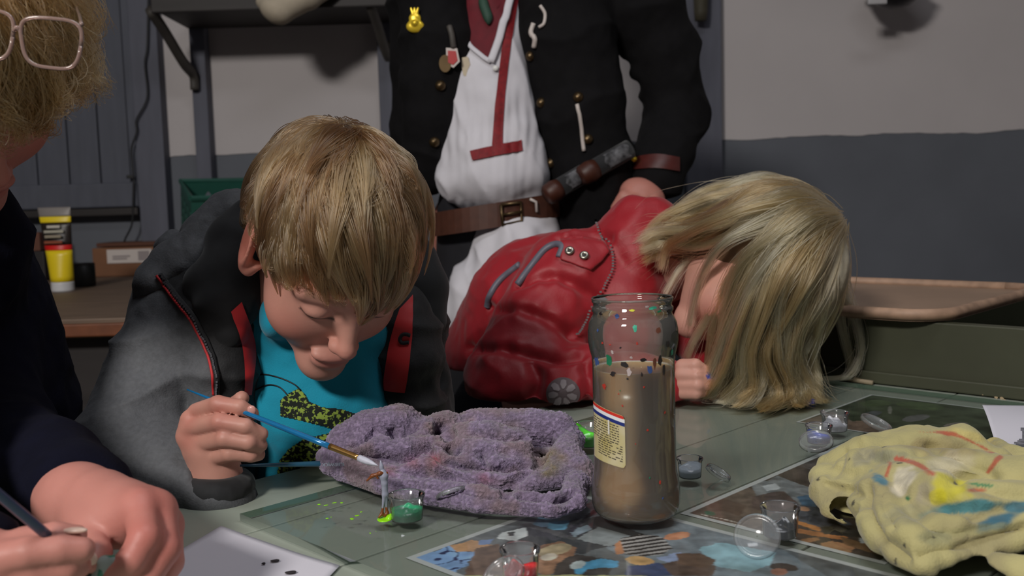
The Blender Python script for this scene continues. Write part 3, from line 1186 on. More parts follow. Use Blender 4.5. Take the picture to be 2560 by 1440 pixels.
m_paper = mat('white_paper', c(214, 212, 222), 0.8, var=0.03, vscale=8)
sheet('paper_sheet', 'white paper sheet with crumbs beside the glass corner', [(553, 1322), (850, 1416), (640, 1640), (270, 1480)], TZ + 0.0012,
      lambda u, v: 0.0012 * math.sin(3 * u + 1) ** 2 + 0.006 * max(0, 0.25 - u - v * .5) ** 1.0, m_paper)
m_crumb = mat('dark_crumb', c(36, 30, 34), 0.8)
for (x, y, w_) in ((725, 1431, 0.0042), (686, 1402, 0.0034), (658, 1409, 0.0016)):
    sdf = SDF()
    p = T(x, y, TZ + 0.003)
    sdf.ell(p, (w_, w_ * .5, 0.0008), 0.001)
    sdf.ell(p + A3([w_ * .5, w_ * .3, 0]), (w_ * .6, w_ * .4, 0.0007), 0.001)
    Vv, Ff = sdf.mesh(0.0005)
    tag(obj('paint_crumb', Vv, Ff, m_crumb), {725: 'largest dark crumb on the white paper sheet', 686: 'reddish dark crumb at the middle of the white paper sheet',
                                             658: 'tiniest dark crumb on the white paper sheet'}[x], 'crumb', 'crumbs on the paper')
ps = sheet('drawing_paper', 'curled white paper with a grey pencil drawing by the yellow cloth', [(2455, 1052), (2640, 1015), (2720, 1120), (2500, 1122)], GZ + 0.002,
           lambda u, v: 0.018 * (1 - u) * (1 - v) ** 2 + 0.004 * math.sin(5 * v), m_paper)
srf = Surf([v.co[:] for v in ps.data.vertices], [tuple(p.vertices) for p in ps.data.polygons])
Vd, Fd = decal(srf, [(2552, 1072), (2600, 1066), (2640, 1085), (2600, 1118), (2545, 1118), (2535, 1108), (2556, 1096)], 4, 0.0006)
obj('pencil_drawing', Vd, Fd, mat('pencil_grey', c(112, 112, 120), 0.8, var=0.5, vscale=200), ps)

# ================================================================== THINGS ON THE TABLE
# ---- jar of murky water
JP = T(1590, 1283, GZ)
JS = JP[1] / F_PX            # metres per photo pixel at the jar
jar = empty('glass_jar', 'tall glass jar of murky brown rinse water with a striped label', 'jar')
m_jar = glassy('jar_glass', (0.86, 0.90, 0.87), 0.02, 1.5, haze=0.11, hazecol=(0.62, 0.6, 0.55), boost=1.3)
hh = lambda y: (1288 - y) * JS * 1.005


def jprof(extra=0.0):
    pr = [(86, 1288), (98, 1284), (107, 1274), (112, 1255), (113, 1225), (110, 1195), (105, 1170), (104, 1120), (103.5, 1000), (103.5, 900), (105, 880), (110, 862),
          (113.5, 840), (113.5, 815), (110, 795), (104, 782), (100, 776), (99, 770), (102, 766), (102, 758), (98, 754), (99, 746), (102, 743), (102, 736), (99, 733)]
    return [(r * JS + extra, hh(y)) for r, y in pr]


Vv, Ff = g_lathe(jprof(), JP, 72)
obj('jar_wall', Vv, Ff, m_jar, jar)
Vv, Ff = g_lathe([(0.001, 0.004), (80 * JS, 0.004), (90 * JS, 0.001)], JP, 48)
obj('jar_base', Vv, Ff, m_jar, jar)
obj('jar_rim', *g_tube([JP + A3([100.5 * JS * math.cos(t), 100.5 * JS * math.sin(t), hh(735)]) for t in np.linspace(0, 2 * math.pi, 73)], 2.6 * JS, 6), m_jar, jar)
m_water = mat('murky_water', c(164, 124, 84), 0.25, spec=0.3, var=0.06, vscale=30, stretch=(2, 2, .6), sss=1.0)
_b = m_water.node_tree.nodes['Principled BSDF']
_b.inputs['Subsurface Radius'].default_value = (1.0, .85, .7)
_b.inputs['Subsurface Scale'].default_value = 0.045
wp = [(r - 3.2 * JS, z) for r, z in jprof() if 0.004 < z < hh(915)]
wp = [(0.001, 0.005), (84 * JS, 0.006)] + wp + [(100 * JS, hh(911)), (99 * JS, hh(912)), (0.001, hh(913))]
Vv, Ff = g_lathe(wp, JP, 72)
obj('murky_water', Vv, Ff, m_water, jar)['label'] = 'cloudy brown paint water'


def jr(z):
    pr = jprof()
    for (r0, z0), (r1, z1) in zip(pr, pr[1:]):
        if z0 <= z <= z1:
            return r0 + (r1 - r0) * (z - z0) / max(z1 - z0, 1e-9)
    return pr[-1][0]


def on_jar(px, py, off=0.0003):
    z = hh(py) - 0.002
    r = jr(z) + off
    s = max(-0.97, min(0.97, (px - 1590) * JS / r))
    vx = JP[:2] / np.linalg.norm(JP[:2])
    rt = A3([vx[1], -vx[0]])
    d = rt * s - vx * math.sqrt(1 - s * s)
    return A3([JP[0] + d[0] * r, JP[1] + d[1] * r, JP[2] + z])


def jpatch(px0, px1, y0f, y1f, n, mm, off, round_=0):
    V, F = [], []
    for i in range(n + 1):
        for j in range(13):
            px = px0 + (px1 - px0) * i / n
            ya, yb = y0f(px), y1f(px)
            if round_:
                e = max(0, px - (px1 - round_)) / round_
                k = round_ * (1 - math.sqrt(max(0, 1 - e * e)))
                ya += k
                yb -= k
            V.append(on_jar(px, ya + (yb - ya) * j / 12, off))
    for i in range(n):
        for j in range(12):
            F.append((i * 13 + j, i * 13 + j + 1, (i + 1) * 13 + j + 1, (i + 1) * 13 + j))
    return A3(V), F


lt = lambda px: 984 + (px - 1485) * 0.29
lab = obj('paper_label', *jpatch(1486, 1567, lt, lambda px: 1124 + (px - 1485) * 0.16, 20, 12, 0.0003, 9), mat('label_cream', c(206, 196, 160), 0.5, col2=c(190, 176, 110), vscale=50), jar)
lab['label'] = 'cream label with a red, white and blue stripe and fine print'
for k, cc in enumerate(((210, 48, 36), (232, 232, 236), (26, 44, 120))):
    o0 = 0 + k * 8.6
    obj(('red_stripe', 'white_stripe', 'blue_stripe')[k], *jpatch(1486, 1566.5, lambda px, o0=o0: lt(px) + o0 + (0 if o0 else 1), lambda px, o0=o0: lt(px) + o0 + 8.8, 20, 12, 0.0005, 6 if k == 0 else 0),
        mat('stripe_%d' % k, c(*cc), 0.5), lab)
m_ink = mat('label_ink', c(70, 62, 52), 0.6)
mb = MB()
for r_ in range(15):
    yy = 34 + r_ * (6.2 if r_ < 8 else 6.0)
    px = 1489
    end = 1552 if r_ < 8 else 1560
    if r_ >= 8:
        px = 1500
    while px < end:
        wl = random.uniform(4, 11)
        if not (r_ >= 8 and 1528 < px < 1546 and random.random() < .6):
            V, F = jpatch(px, min(px + wl, end), lambda x, yy=yy: lt(x) + yy - (x - 1485) * 0.06, lambda x, yy=yy: lt(x) + yy + 2.3 - (x - 1485) * 0.06, 2, 12, 0.0006)
            mb.add(V, F)
        px += wl + random.uniform(1.5, 3)
o = mb.build('fine_print', m_ink, lab)
o['kind'] = 'stuff'
V, F = jpatch(1525, 1529, lambda px: 1020, lambda px: 1056, 3, 12, 0.0009)
obj('white_drip', V, F, mat('drip_white', c(224, 220, 210), 0.4), lab)
# dried paint flecks on the glass
cols = {'green': (24, 120, 84), 'red': (176, 52, 40), 'blue': (60, 84, 140), 'black': (36, 30, 32), 'pale': (190, 176, 176), 'yellow': (206, 206, 50), 'teal': (60, 170, 140), 'brown': (104, 60, 44)}
flecks = [(1530, 872, 8, 16, 'green'), (1568, 880, 12, 9, 'black'), (1580, 898, 6, 12, 'pale'), (1642, 880, 5, 18, 'brown'), (1655, 876, 6, 15, 'black'), (1664, 900, 4, 14, 'black'),
          (1595, 790, 7, 10, 'teal'), (1500, 880, 6, 12, 'blue'), (1585, 862, 4, 4, 'pale'), (1516, 830, 3, 3, 'red'), (1535, 832, 3, 2, 'red'), (1600, 828, 3, 4, 'red'), (1518, 938, 5, 9, 'red'),
          (1557, 945, 2, 3, 'green'), (1615, 936, 3, 3, 'red'), (1622, 1042, 3, 3, 'red'), (1665, 1005, 3, 4, 'red'), (1562, 982, 3, 3, 'red'), (1625, 1160, 2, 4, 'green'), (1650, 1175, 3, 6, 'red'),
          (1656, 1213, 2, 3, 'blue'), (1652, 800, 6, 8, 'brown'), (1553, 765, 6, 8, 'blue'), (1590, 749, 9, 3, 'yellow'), (1640, 746, 12, 4, 'teal'), (1655, 755, 6, 4, 'green'), (1625, 742, 5, 3, 'pale'),
          (1630, 893, 9, 10, 'blue'), (1553, 953, 2, 2, 'red'), (1592, 1075, 2, 2, 'red'), (1540, 850, 4, 5, 'pale'), (1505, 800, 3, 5, 'blue'), (1675, 835, 4, 9, 'black'), (1685, 860, 3, 10, 'teal'),
          (1610, 905, 3, 6, 'black'), (1575, 915, 3, 4, 'black'), (1512, 760, 5, 5, 'black'), (1680, 760, 5, 6, 'black'), (1540, 905, 9, 6, 'black'), (1615, 870, 8, 6, 'black'), (1560, 838, 3, 3, 'black')]
fk = {}
for (x, y, rx, ry, cn) in flecks:
    V = [on_jar(x, y, 0.0006)]
    n = 11
    for k in range(n):
        a = 2 * math.pi * k / n
        g = 0.55 + 0.6 * random.random()
        V.append(on_jar(x + rx * g * math.cos(a), y + ry * g * math.sin(a), 0.0005))
    fk.setdefault(cn, MB()).add(V, [(0, 1 + k, 1 + (k + 1) % n) for k in range(n)])
for cn, mb in fk.items():
    o = mb.build('paint_flecks', mat('fleck_' + cn, c(*cols[cn]), 0.5), jar, smooth=False)
    o['kind'] = 'stuff'

# ---- little plastic paint cups and their lids
m_cup = glassy('clear_cup_plastic', (0.93, 0.94, 0.95), 0.08, 1.45, haze=0.07, hazecol=(0.9, 0.92, 0.95), boost=1.3)
m_lid = glassy('clear_lid_plastic', (0.90, 0.92, 0.94), 0.12, 1.45, haze=0.12, hazecol=(0.92, 0.94, 0.97), boost=1.3)


def cup(px, py, wpx, hpx, label, pcol, pname, fill, lump, side=None, tilt=(0, 0)):
    p = T(px, py, GZ)
    k = p[1] / F_PX
    R, H = wpx * k / 2, hpx * k
    e = empty('paint_cup', label, 'cup', 'plastic paint cups')
    prof = [(0.001, 0.0006), (R * 0.78, 0.0006), (R * 0.82, 0.0002), (R * 0.84, 0.0012), (R * 0.93, H * 0.86), (R * 0.99, H * 0.9), (R, H * 0.97), (R * 0.985, H), (R * 0.95, H * 0.97)]
    Vv, Ff = g_lathe(prof, p, 40)
    obj('cup_wall', Vv, Ff, m_cup, e)
    obj('cup_rim', *g_tube([p + A3([R * .99 * math.cos(t), R * .99 * math.sin(t), H * .985]) for t in np.linspace(0, 2 * math.pi, 41)], R * 0.02, 6), m_cup, e)
    mp = mat('paint_' + pname, c(*pcol), 0.3, coat=0.4, bump=0.3 if lump > 0.3 else 0.0, bscale=500)
    n, mseg = 14, 40
    V = [p + A3([0, 0, 0.0012])]
    rb = R * 0.82
    V, F = [], []
    for i in range(3):
        for k2 in range(mseg):
            a = 2 * math.pi * k2 / mseg
            t = i / 2
            z = 0.0012 + (fill * H) * t
            sd = 0
            if side is not None and i == 2:
                sd = side[1] * H * max(0, math.cos(a - side[0])) ** 2
            rr = rb + (R * 0.09) * ((z + sd) / H) - 0.0006
            V.append(p + A3([rr * math.cos(a), rr * math.sin(a), z + sd]))
    for i in range(2):
        for k2 in range(mseg):
            F.append((i * mseg + k2, i * mseg + (k2 + 1) % mseg, (i + 1) * mseg + (k2 + 1) % mseg, (i + 1) * mseg + k2))
    base = 3 * mseg
    for i in range(1, n):
        f_ = 1 - i / n
        for k2 in range(mseg):
            a = 2 * math.pi * k2 / mseg
            sd = side[1] * H * max(0, math.cos(a - side[0])) ** 2 * f_ ** 4 if side is not None else 0
            xy = A3([rb * f_ * math.cos(a), rb * f_ * math.sin(a)])
            z = fill * H + sd + lump * H * (1 - f_ ** 3) * (0.5 + 0.9 * float(fbm(A3([[xy[0], xy[1], px * .01]]), 1.3 / R, 2, int(px))[0]))
            V.append(p + A3([xy[0], xy[1], z]))
        a0 = 2 * mseg if i == 1 else base + (i - 2) * mseg
        b0 = base + (i - 1) * mseg
        for k2 in range(mseg):
            F.append((a0 + k2, a0 + (k2 + 1) % mseg, b0 + (k2 + 1) % mseg, b0 + k2))
    F.append(tuple(base + (n - 2) * mseg + k2 for k2 in range(mseg)))
    obj('paint', V, F, mp, e)['label'] = pname + ' paint'
    return e, p, R, H


def lid(px, py, Rm, nrm, label, z):
    p = T(px, py, z)
    e = empty('cup_lid', label, 'lid', 'clear cup lids')
    obj('lid_disc', *g_lathe([(0.0005, 0.0), (Rm * 0.72, 0.0), (Rm * 0.76, 0.0014), (Rm * 0.82, 0.0014)], p, 40, axis=nrm), m_lid, e)
    obj('lid_rim', *g_lathe([(Rm * 0.82, 0.0014), (Rm * 0.86, 0.0028), (Rm * 0.95, 0.0030), (Rm, 0.0018), (Rm, -0.0014), (Rm * .97, -0.0012)], p, 40, axis=nrm), m_lid, e)
    return e


cup(1018, 1298, 96, 66, 'clear paint cup with glossy emerald green paint next to the tin figurine', (16, 168, 112), 'emerald', 0.34, 0.42)
cup(1472, 1113, 74, 56, 'paint cup with bright lime paint up its sides behind the jar', (84, 226, 24), 'lime', 0.42, 0.05, side=(2.7, 0.5))
cup(1725, 1192, 68, 50, 'paint cup of pale grey paint standing right of the jar', (186, 196, 206), 'grey', 0.42, 0.28, side=(0.9, 0.2))
cup(1302, 1452, 106, 88, 'paint cup with bright red paint standing on the poster', (214, 24, 30), 'red', 0.22, 0.35, side=(0.3, 0.2))
cup(1950, 1338, 102, 78, 'paint cup with black paint beside the round upright lid', (36, 40, 48), 'black', 0.28, 0.25)
cup(2047, 1106, 68, 46, 'paint cup with a little dark blue paint under a tilted lid', (36, 66, 170), 'blue', 0.3, 0.15, side=(2.4, 0.3))
cup(2087, 1076, 72, 48, 'paint cup with thick white blobs of paint behind the blue one', (232, 232, 240), 'white', 0.25, 0.55)
k0 = T(1018, 1298, GZ)[1] / F_PX
lid(1133, 1236, 46 * k0, (-0.25, 0.45, 0.85), 'clear lid leaning on the purple towel beside the emerald cup', GZ + 0.012)
lid(1795, 1183, 38 * k0, (0.5, -0.1, 0.85), 'clear lid lying beside the pale grey paint cup', GZ + 0.006)
lid(2040, 1104, 40 * 1.28 * k0, (-0.2, -0.35, 0.9), 'clear tilted lid resting against the blue paint cup', GZ + 0.012)
lid(2190, 1058, 42 * 1.3 * k0, (0.35, -0.2, 0.9), 'clear lid lying on the green landscape poster', GZ + 0.007)
lid(1893, 1341, 50 * k0, (-0.3, -0.75, 0.6), 'clear round lid propped upright against the black paint cup', GZ + 0.019)
lid(1258, 1440, 52 * 0.92 * k0, (-0.45, -0.35, 0.8), 'clear lid leaning against the red paint cup', GZ + 0.012)

# ---- blue dab and wooden strip near the long hair
sdf = SDF()
p = T(2016, 1010, GZ)
for dx, dy, rr in ((0, 0, .008), (.008, .003, .006), (-.007, .004, .005)):
    sdf.ell(p + A3([dx, dy, .001]), (rr, rr, .005), .003)
Vv, Ff = sdf.mesh(0.0012, zmin=GZ)
tag(obj('paint_dab', Vv, Ff, mat('ultramarine_paint', c(30, 40, 130), 0.4)), 'dark blue dab of paint under the ends of the long blond hair', 'paint')
p0, p1 = T(2100, 946, TZ + .004), T(2182, 957, TZ + .004)
sp_ = tag(obj('wood_strip', *g_tube([p0, (p0 + p1) / 2 + A3([0, 0, .0004]), p1], .0034, 6, flat=1.0), mat('pale_strip', c(150, 136, 112), .7, var=.2)),
          'thin pale wooden strip lying at the foot of the green box', 'strip')

# ---- lime paint smears on the glass
m_lime = mat('wet_lime_paint', c(150, 232, 20), 0.3, coat=0.3)
for n, (lst, lb_) in enumerate([([(798, 1262, 7, 3), (815, 1264, 10, 2.5), (836, 1258, 10, 2), (854, 1258, 6, 3)], 'longest lime paint smear near the glass corner edge'),
                               ([(880, 1298, 8, 5), (893, 1290, 10, 3), (903, 1281, 6, 2)], 'middle lime paint smear on the glass left of the figurine'),
                               ([(818, 1297, 7, 3), (828, 1294, 4, 1.5)], 'small lime dab on the glass closest to the green glass edge'),
                               ([(926, 1334, 4, 2.5), (940, 1330, 3, 1)], 'faint lime dot on the glass in front of the figurine')]):
    sdf = SDF()
    for (x, y, rx, ry) in lst:
        p = T(x, y, GZ)
        k = p[1] / F_PX
        sdf.ell(p, (rx * k, ry * k * 2.4, 0.0007), 0.001, R=[[.9, -.43, 0], [.43, .9, 0], [0, 0, 1]])
    Vv, Ff = sdf.mesh(0.0006, zmin=GZ)
    tag(obj('paint_smear', Vv, Ff, m_lime), lb_, 'paint', 'lime paint smears')

# ---- tin figurine on its lime base
fp = T(966, 1298, GZ)
fk_ = fp[1] / F_PX
fig = empty('tin_figurine', 'slim grey tin soldier figurine with brown rifle on a lime green base', 'figurine')
m_tin = mat('grey_primer', c(150, 154, 172), 0.35, var=0.1, vscale=200)
m_brown = mat('rust_brown_paint', c(122, 66, 30), 0.4, var=0.2, vscale=200)
q = lambda x, y, dy=0: fp + A3([(x - 966) * fk_, dy, (1298 - y) * fk_ * 1.02])
sdf = SDF()
sdf.chain([q(958, 1268), q(963, 1235), q(964, 1205)], [3.0 * fk_, 5 * fk_, 7 * fk_], 0.001)
sdf.chain([q(966, 1268, .002), q(968, 1235, .001), q(966, 1205)], [3.0 * fk_, 5 * fk_, 7 * fk_], 0.0015)
sdf.chain([q(965, 1205), q(964, 1186), q(962, 1176)], [8 * fk_, 10.5 * fk_, 8 * fk_], 0.0015)
sdf.ell(q(959, 1166), 6 * fk_, 0.001)
sdf.cone(q(959, 1160), q(957, 1146), 5.5 * fk_, 1.2 * fk_, 0.001)
Vv, Ff = sdf.mesh(0.0006)
obj('body', Vv, Ff, m_tin, fig)
sdf = SDF()
sdf.chain([q(972, 1180), q(956, 1177, -.003), q(936, 1183, -.003), q(922, 1195, -.003)], [4 * fk_, 4.5 * fk_, 4 * fk_, 2.6 * fk_], 0.001)
sdf.chain([q(946, 1180, -.003), q(950, 1190, -.003)], [3 * fk_, 3 * fk_], 0.001)
Vv, Ff = sdf.mesh(0.0006)
obj('rifle', Vv, Ff, m_brown, fig)
sdf = SDF()
sdf.chain([q(958, 1270), q(955, 1284), q(948, 1290, -.002)], [3.4 * fk_, 3.6 * fk_, 3 * fk_], 0.001)
sdf.chain([q(966, 1270, .002), q(968, 1284, .002), q(962, 1290)], [3.4 * fk_, 3.6 * fk_, 3 * fk_], 0.001)
Vv, Ff = sdf.mesh(0.0006)
obj('boots', Vv, Ff, m_brown, fig)
sdf = SDF()
sdf.ell(q(962, 1297), (20 * fk_, 26 * fk_, 3.4 * fk_), 0.001)
sdf.ell(q(975, 1292), (9 * fk_, 12 * fk_, 6 * fk_), 0.002)
sdf.cone(q(980, 1290), q(979, 1266), 3 * fk_, 1.2 * fk_, 0.002)
Vv, Ff = sdf.mesh(0.0006, zmin=GZ)
obj('base', Vv, Ff, m_lime, fig)


# ---- paintbrushes
def brush(label, p0, p1, parts, mats, r, group='paintbrushes'):
    e = empty('paintbrush', label, 'brush', group)
    d = p1 - p0
    for nm, (f0, f1, r0, r1), mm in parts:
        ts = np.linspace(f0, f1, 10)
        tt = (ts - f0) / (f1 - f0)
        rad = r0 + (r1 - r0) * tt
        if nm == 'bristles':
            rad = r0 * (1 + 0.2 * np.sin(tt * 3.0)) * (1 - tt ** 2.2) + 0.0002
        if nm == 'handle':
            rad = r0 + (r1 - r0) * np.sin(tt * 1.75) ** 1.0
        obj(nm, *g_tube([p0 + d * t for t in ts], rad, 10), mm, e)
    return e


m_blue = mat('metallic_blue_lacquer', c(30, 120, 176), 0.25, metal=0.25, coat=0.6, var=0.1)
m_gold = mat('brass_ferrule', c(190, 150, 90), 0.28, metal=0.9)
m_brist = mat('pale_bristle', c(190, 192, 206), 0.5, var=0.1, vscale=300)
b0, b1 = P(468, 974, 0.90), P(945, 1164, fp[1] - 0.002)
kb = 0.85 / F_PX
brush('blue paintbrush held by the boy with its tip at the figurine', b0, b1,
      [('handle', (0, 0.775, 2.2 * kb, 7.5 * kb), m_blue), ('ferrule', (0.77, 0.912, 8 * kb, 7.0 * kb), m_gold), ('bristles', (0.91, 1.0, 7.2 * kb, 1 * kb), m_brist)], None, 1)
m_dblue = mat('dull_blue_lacquer', c(36, 84, 112), 0.35, coat=0.3)
b0, b1 = P(600, 1164, 0.885), P(960, 1156, 0.93)
kb = 0.88 / F_PX
bs = brush('dull blue paintbrush tucked under the purple towel', b0, b1,
           [('handle', (0, 0.86, 3 * kb, 8 * kb), m_dblue), ('ferrule', (0.86, 0.95, 7 * kb, 6 * kb), m_gold), ('bristles', (0.95, 1.0, 6 * kb, 1 * kb), m_brist)], None, 1)
tx = bpy.data.curves.new('maker_lettering', 'FONT')
tx.body = 'BLEISWIJCK'
tx.size = 0.0042
tx.extrude = 0.00005
to = bpy.data.objects.new('maker_lettering', tx)
COL.objects.link(to)
tx.materials.append(mat('pale_lettering', c(150, 170, 184), 0.5))
tpos = P(865, 1153, 0.9) + A3([0, -0.0055, 0])
dv = (b1 - b0) / np.linalg.norm(b1 - b0)
nv = -A3([0, 1, -.25]); nv -= dv * (nv @ dv); nv /= np.linalg.norm(nv)
uv = np.cross(nv, dv)
to.matrix_world = Matrix(((-dv[0], -uv[0], nv[0], tpos[0]), (-dv[1], -uv[1], nv[1], tpos[1]), (-dv[2], -uv[2], nv[2], tpos[2]), (0, 0, 0, 1)))
tm = bpy.data.objects.new('maker_lettering_mesh', bpy.data.meshes.new_from_object(to))
COL.objects.link(tm)
tm.matrix_world = to.matrix_world.copy()
bpy.data.objects.remove(to)
tm.name = 'maker_lettering'
tm.parent = bs

# ---- purple terry towel, crumpled
m_towel = mat('purple_terry', (1, 1, 1), 0.95, attr=True, sheen=0.3, spec=0.1, bump=0.9, bscale=620)


def hh3(l):
    return [T(x, y, GZ + h) for x, y, h in l]


def px3(l):
    return [P(x, y, Y) for x, y, Y in l]


sdf = SDF()
# the sheet that lies towards the camera, then the rolled folds behind it
sdf.ell(T(1190, 1205, GZ) + A3([0, 0.02, 0.005]), (0.105, 0.05, 0.017), 0.012)
sdf.ell(T(1330, 1220, GZ) + A3([0, 0.03, 0.008]), (0.055, 0.048, 0.018), 0.012)
sdf.chain(hh3([(875, 1185, .008), (960, 1205, .010), (1080, 1232, .010), (1200, 1250, .010), (1320, 1262, .009)]), [0.010, 0.013, 0.012, 0.012, 0.010], 0.012)
sdf.chain(hh3([(1290, 1258, .008), (1380, 1264, .010), (1432, 1250, .010), (1442, 1210, .014)]), [0.009, 0.011, 0.011, 0.011], 0.008)
sdf.chain(px3([(820, 1145, .935), (870, 1115, .93), (930, 1090, .935), (1000, 1070, .945), (1060, 1080, .95)]), [0.012, 0.022, 0.026, 0.024, 0.016], 0.008)
sdf.chain(px3([(840, 1150, .915), (920, 1140, .91), (1010, 1130, .91)]), [0.016, 0.020, 0.016], 0.01)
sdf.chain(px3([(990, 1118, .915), (1050, 1092, .93), (1120, 1066, .955)]), [0.012, 0.016, 0.016], 0.005)
sdf.chain(px3([(1140, 1085, .955), (1180, 1064, .965), (1250, 1068, .96), (1330, 1066, .96), (1400, 1072, .955), (1430, 1100, .945)]), [0.016, 0.017, 0.018, 0.017, 0.016, 0.013], 0.007)
sdf.chain(px3([(1050, 1115, .91), (1110, 1120, .905), (1160, 1140, .895), (1210, 1155, .888)]), [0.009, 0.013, 0.015, 0.016], 0.005)
sdf.chain(px3([(1150, 1105, .925), (1220, 1110, .91), (1290, 1130, .905), (1300, 1160, .895)]), [0.018, 0.022, 0.022, 0.016], 0.009)
sdf.chain(px3([(1420, 1110, .93), (1400, 1150, .90), (1360, 1195, .88), (1300, 1230, .865)]), [0.011, 0.013, 0.016, 0.016], 0.01)
sdf.chain(px3([(1425, 1130, .92), (1440, 1180, .89), (1440, 1225, .87)]), [0.010, 0.016, 0.016], 0.01)
sdf.chain(px3([(990, 1165, .90), (1100, 1170, .888), (1230, 1185, .88), (1330, 1175, .888)]), [0.014, 0.016, 0.018, 0.014], 0.012)
sdf.ell(P(1338, 1116, .912), (0.013, 0.015, 0.017), 0.006, op=-1)
sdf.ell(P(1345, 1150, .96), (0.03, 0.02, 0.02), 0.01)
sdf.ell(P(1128, 1095, .915), (0.007, 0.014, 0.010), 0.006, op=-1)
V, F = sdf.mesh(0.0012, zmin=GZ)
V = smooth_mesh(V, F, 3)
N_ = normals(V, F)
TW = Surf(V, F)


def creases(V, surf, lines):
    out = np.zeros(len(V))
    for ln, w_, d_ in lines:
        L_ = surf.line(ln, 36)
        m = np.full(len(V), 1.0)
        for p in L_:
            m = np.minimum(m, ((V - p) ** 2).sum(1))
        out = np.maximum(out, d_ * np.exp(-m / w_ ** 2))
    return out


cre = creases(V, TW, [([(895, 1135), (959, 1147), (1020, 1139), (1057, 1116), (1069, 1101)], .0050, .009), ([(1107, 1066), (1107, 1095), (1127, 1113), (1138, 1118)], .0060, .014),
                      ([(1072, 1121), (1112, 1150), (1156, 1165), (1208, 1168), (1271, 1166), (1312, 1156)], .0045, .008), ([(985, 1082), (1000, 1086), (1020, 1074), (1042, 1064)], .0050, .008),
                      ([(1306, 1231), (1358, 1237), (1410, 1246), (1430, 1231)], .0050, .008), ([(1315, 1173), (1286, 1202), (1262, 1232)], .0055, .006), ([(1206, 1130), (1213, 1162)], .005, .007),
                      ([(1180, 1080), (1250, 1094), (1310, 1090)], .005, .005), ([(930, 1175), (1030, 1186), (1130, 1200)], .007, .004), ([(1360, 1120), (1345, 1160)], .006, .008),
                      ([(1010, 1210), (1120, 1222), (1220, 1246)], .007, .004), ([(880, 1112), (905, 1100), (935, 1080)], .004, .006)])
V = V - N_ * (1.5 * cre)[:, None]
V = smooth_mesh(V, F, 2)
N_ = normals(V, F)
top = sstep(GZ, GZ + 0.004, V[:, 2])
loops = np.abs(vnoise(V, 330, 5)) * 1.0 + 0.8 * np.abs(vnoise(V, 520, 6))
V = V + N_ * (0.0012 * fbm(V, 45, 2, 8) + 0.0018 * (loops - 0.5))[:, None] * top[:, None]
V[:, 2] = np.maximum(V[:, 2], GZ)
base = A3(c(126, 112, 138)) * (1 + 0.16 * fbm(V, 30, 2, 4))[:, None] * (0.55 + 0.8 * loops)[:, None]
_rm = A3(Matrix.Rotation(.7, 3, 'Z') @ Matrix.Rotation(.6, 3, 'X'))
brown = sstep(-0.1, 0.6, fbm(V @ _rm, 24, 3, 13) + .3 * vnoise(V @ _rm, 110, 2))[:, None]
base = base * (1 - 0.6 * brown) + A3(c(126, 106, 104)) * (0.75 + 0.45 * loops)[:, None] * 0.6 * brown
q = proj(V)
for (x, y, r, cc, st) in ((1085, 1150, 20, (150, 66, 72), .75), (975, 1180, 16, (146, 70, 78), .5), (1380, 1150, 34, (120, 108, 40), .8), (1370, 1185, 26, (110, 100, 50), .6), (1215, 1195, 22, (150, 70, 84), .4),
                          (1035, 1155, 22, (160, 80, 100), .4), (1075, 1085, 40, (118, 96, 80), .6), (1270, 1075, 40, (122, 106, 90), .5), (1270, 1230, 50, (120, 98, 92), .4)):
    g = np.exp(-(((q[:, 0] - x) / r) ** 2 + ((q[:, 1] - y) / (r * .8)) ** 2))[:, None] * st * (0.7 + 0.6 * vnoise(V, 120, 3))[:, None]
    g = np.clip(g, 0, 1)
    base = base * (1 - g) + A3(c(*cc)) * (0.7 + 0.5 * loops)[:, None] * g
tw = tag(obj('terry_towel', V, F, m_towel, None, True, np.clip(base, 0, 1)), 'crumpled purple terry towel with paint stains beside the jar', 'towel')

# ---- stained yellow cloth at the right
m_cloth = mat('yellow_cotton', (1, 1, 1), 0.9, attr=True, sheen=0.2, spec=0.15, bump=0.35, bscale=500)
sdf = SDF()
sdf.ell(T(2380, 1260, GZ), (0.10, 0.085, 0.030), 0.02)
# the back fold, the left end with its open sleeve, the long lobe in front, the hem
sdf.chain(hh3([(2085, 1178, .020), (2180, 1150, .032), (2300, 1136, .036), (2400, 1142, .034), (2475, 1170, .028)]), [0.016, 0.023, 0.026, 0.025, 0.020], 0.012)
sdf.chain(hh3([(2150, 1195, .026), (2260, 1205, .032), (2380, 1212, .032), (2500, 1226, .034), (2640, 1236, .036)]), [0.022, 0.026, 0.028, 0.028, 0.028], 0.015)
sdf.chain(hh3([(2060, 1192, .020), (2060, 1230, .015), (2082, 1268, .010), (2112, 1290, .007)]), [0.011, 0.012, 0.009, 0.007], 0.008)
sdf.chain(hh3([(2078, 1216, .022), (2120, 1232, .022), (2165, 1240, .022)]), [0.011, 0.010, 0.010], 0.008)
sdf.chain(hh3([(2194, 1225, .026), (2198, 1272, .022), (2220, 1322, .018), (2262, 1366, .014), (2300, 1398, .012)]), [0.017, 0.020, 0.018, 0.015, 0.011], 0.008)
sdf.chain(hh3([(2250, 1240, .028), (2340, 1275, .028), (2450, 1295, .028), (2640, 1300, .030)]), [0.022, 0.025, 0.026, 0.026], 0.02)
sdf.chain(hh3([(2310, 1352, .020), (2400, 1340, .022), (2520, 1320, .026), (2640, 1306, .028)]), [0.015, 0.017, 0.017, 0.016], 0.010)
sdf.chain(hh3([(2300, 1400, .009), (2370, 1388, .014), (2470, 1364, .018), (2640, 1334, .022)]), [0.0075, 0.0075, 0.008, 0.008], 0.006)
sdf.chain(hh3([(2430, 1412, .005), (2500, 1424, .008), (2640, 1440, .010)]), [0.006, 0.010, 0.012], 0.006)
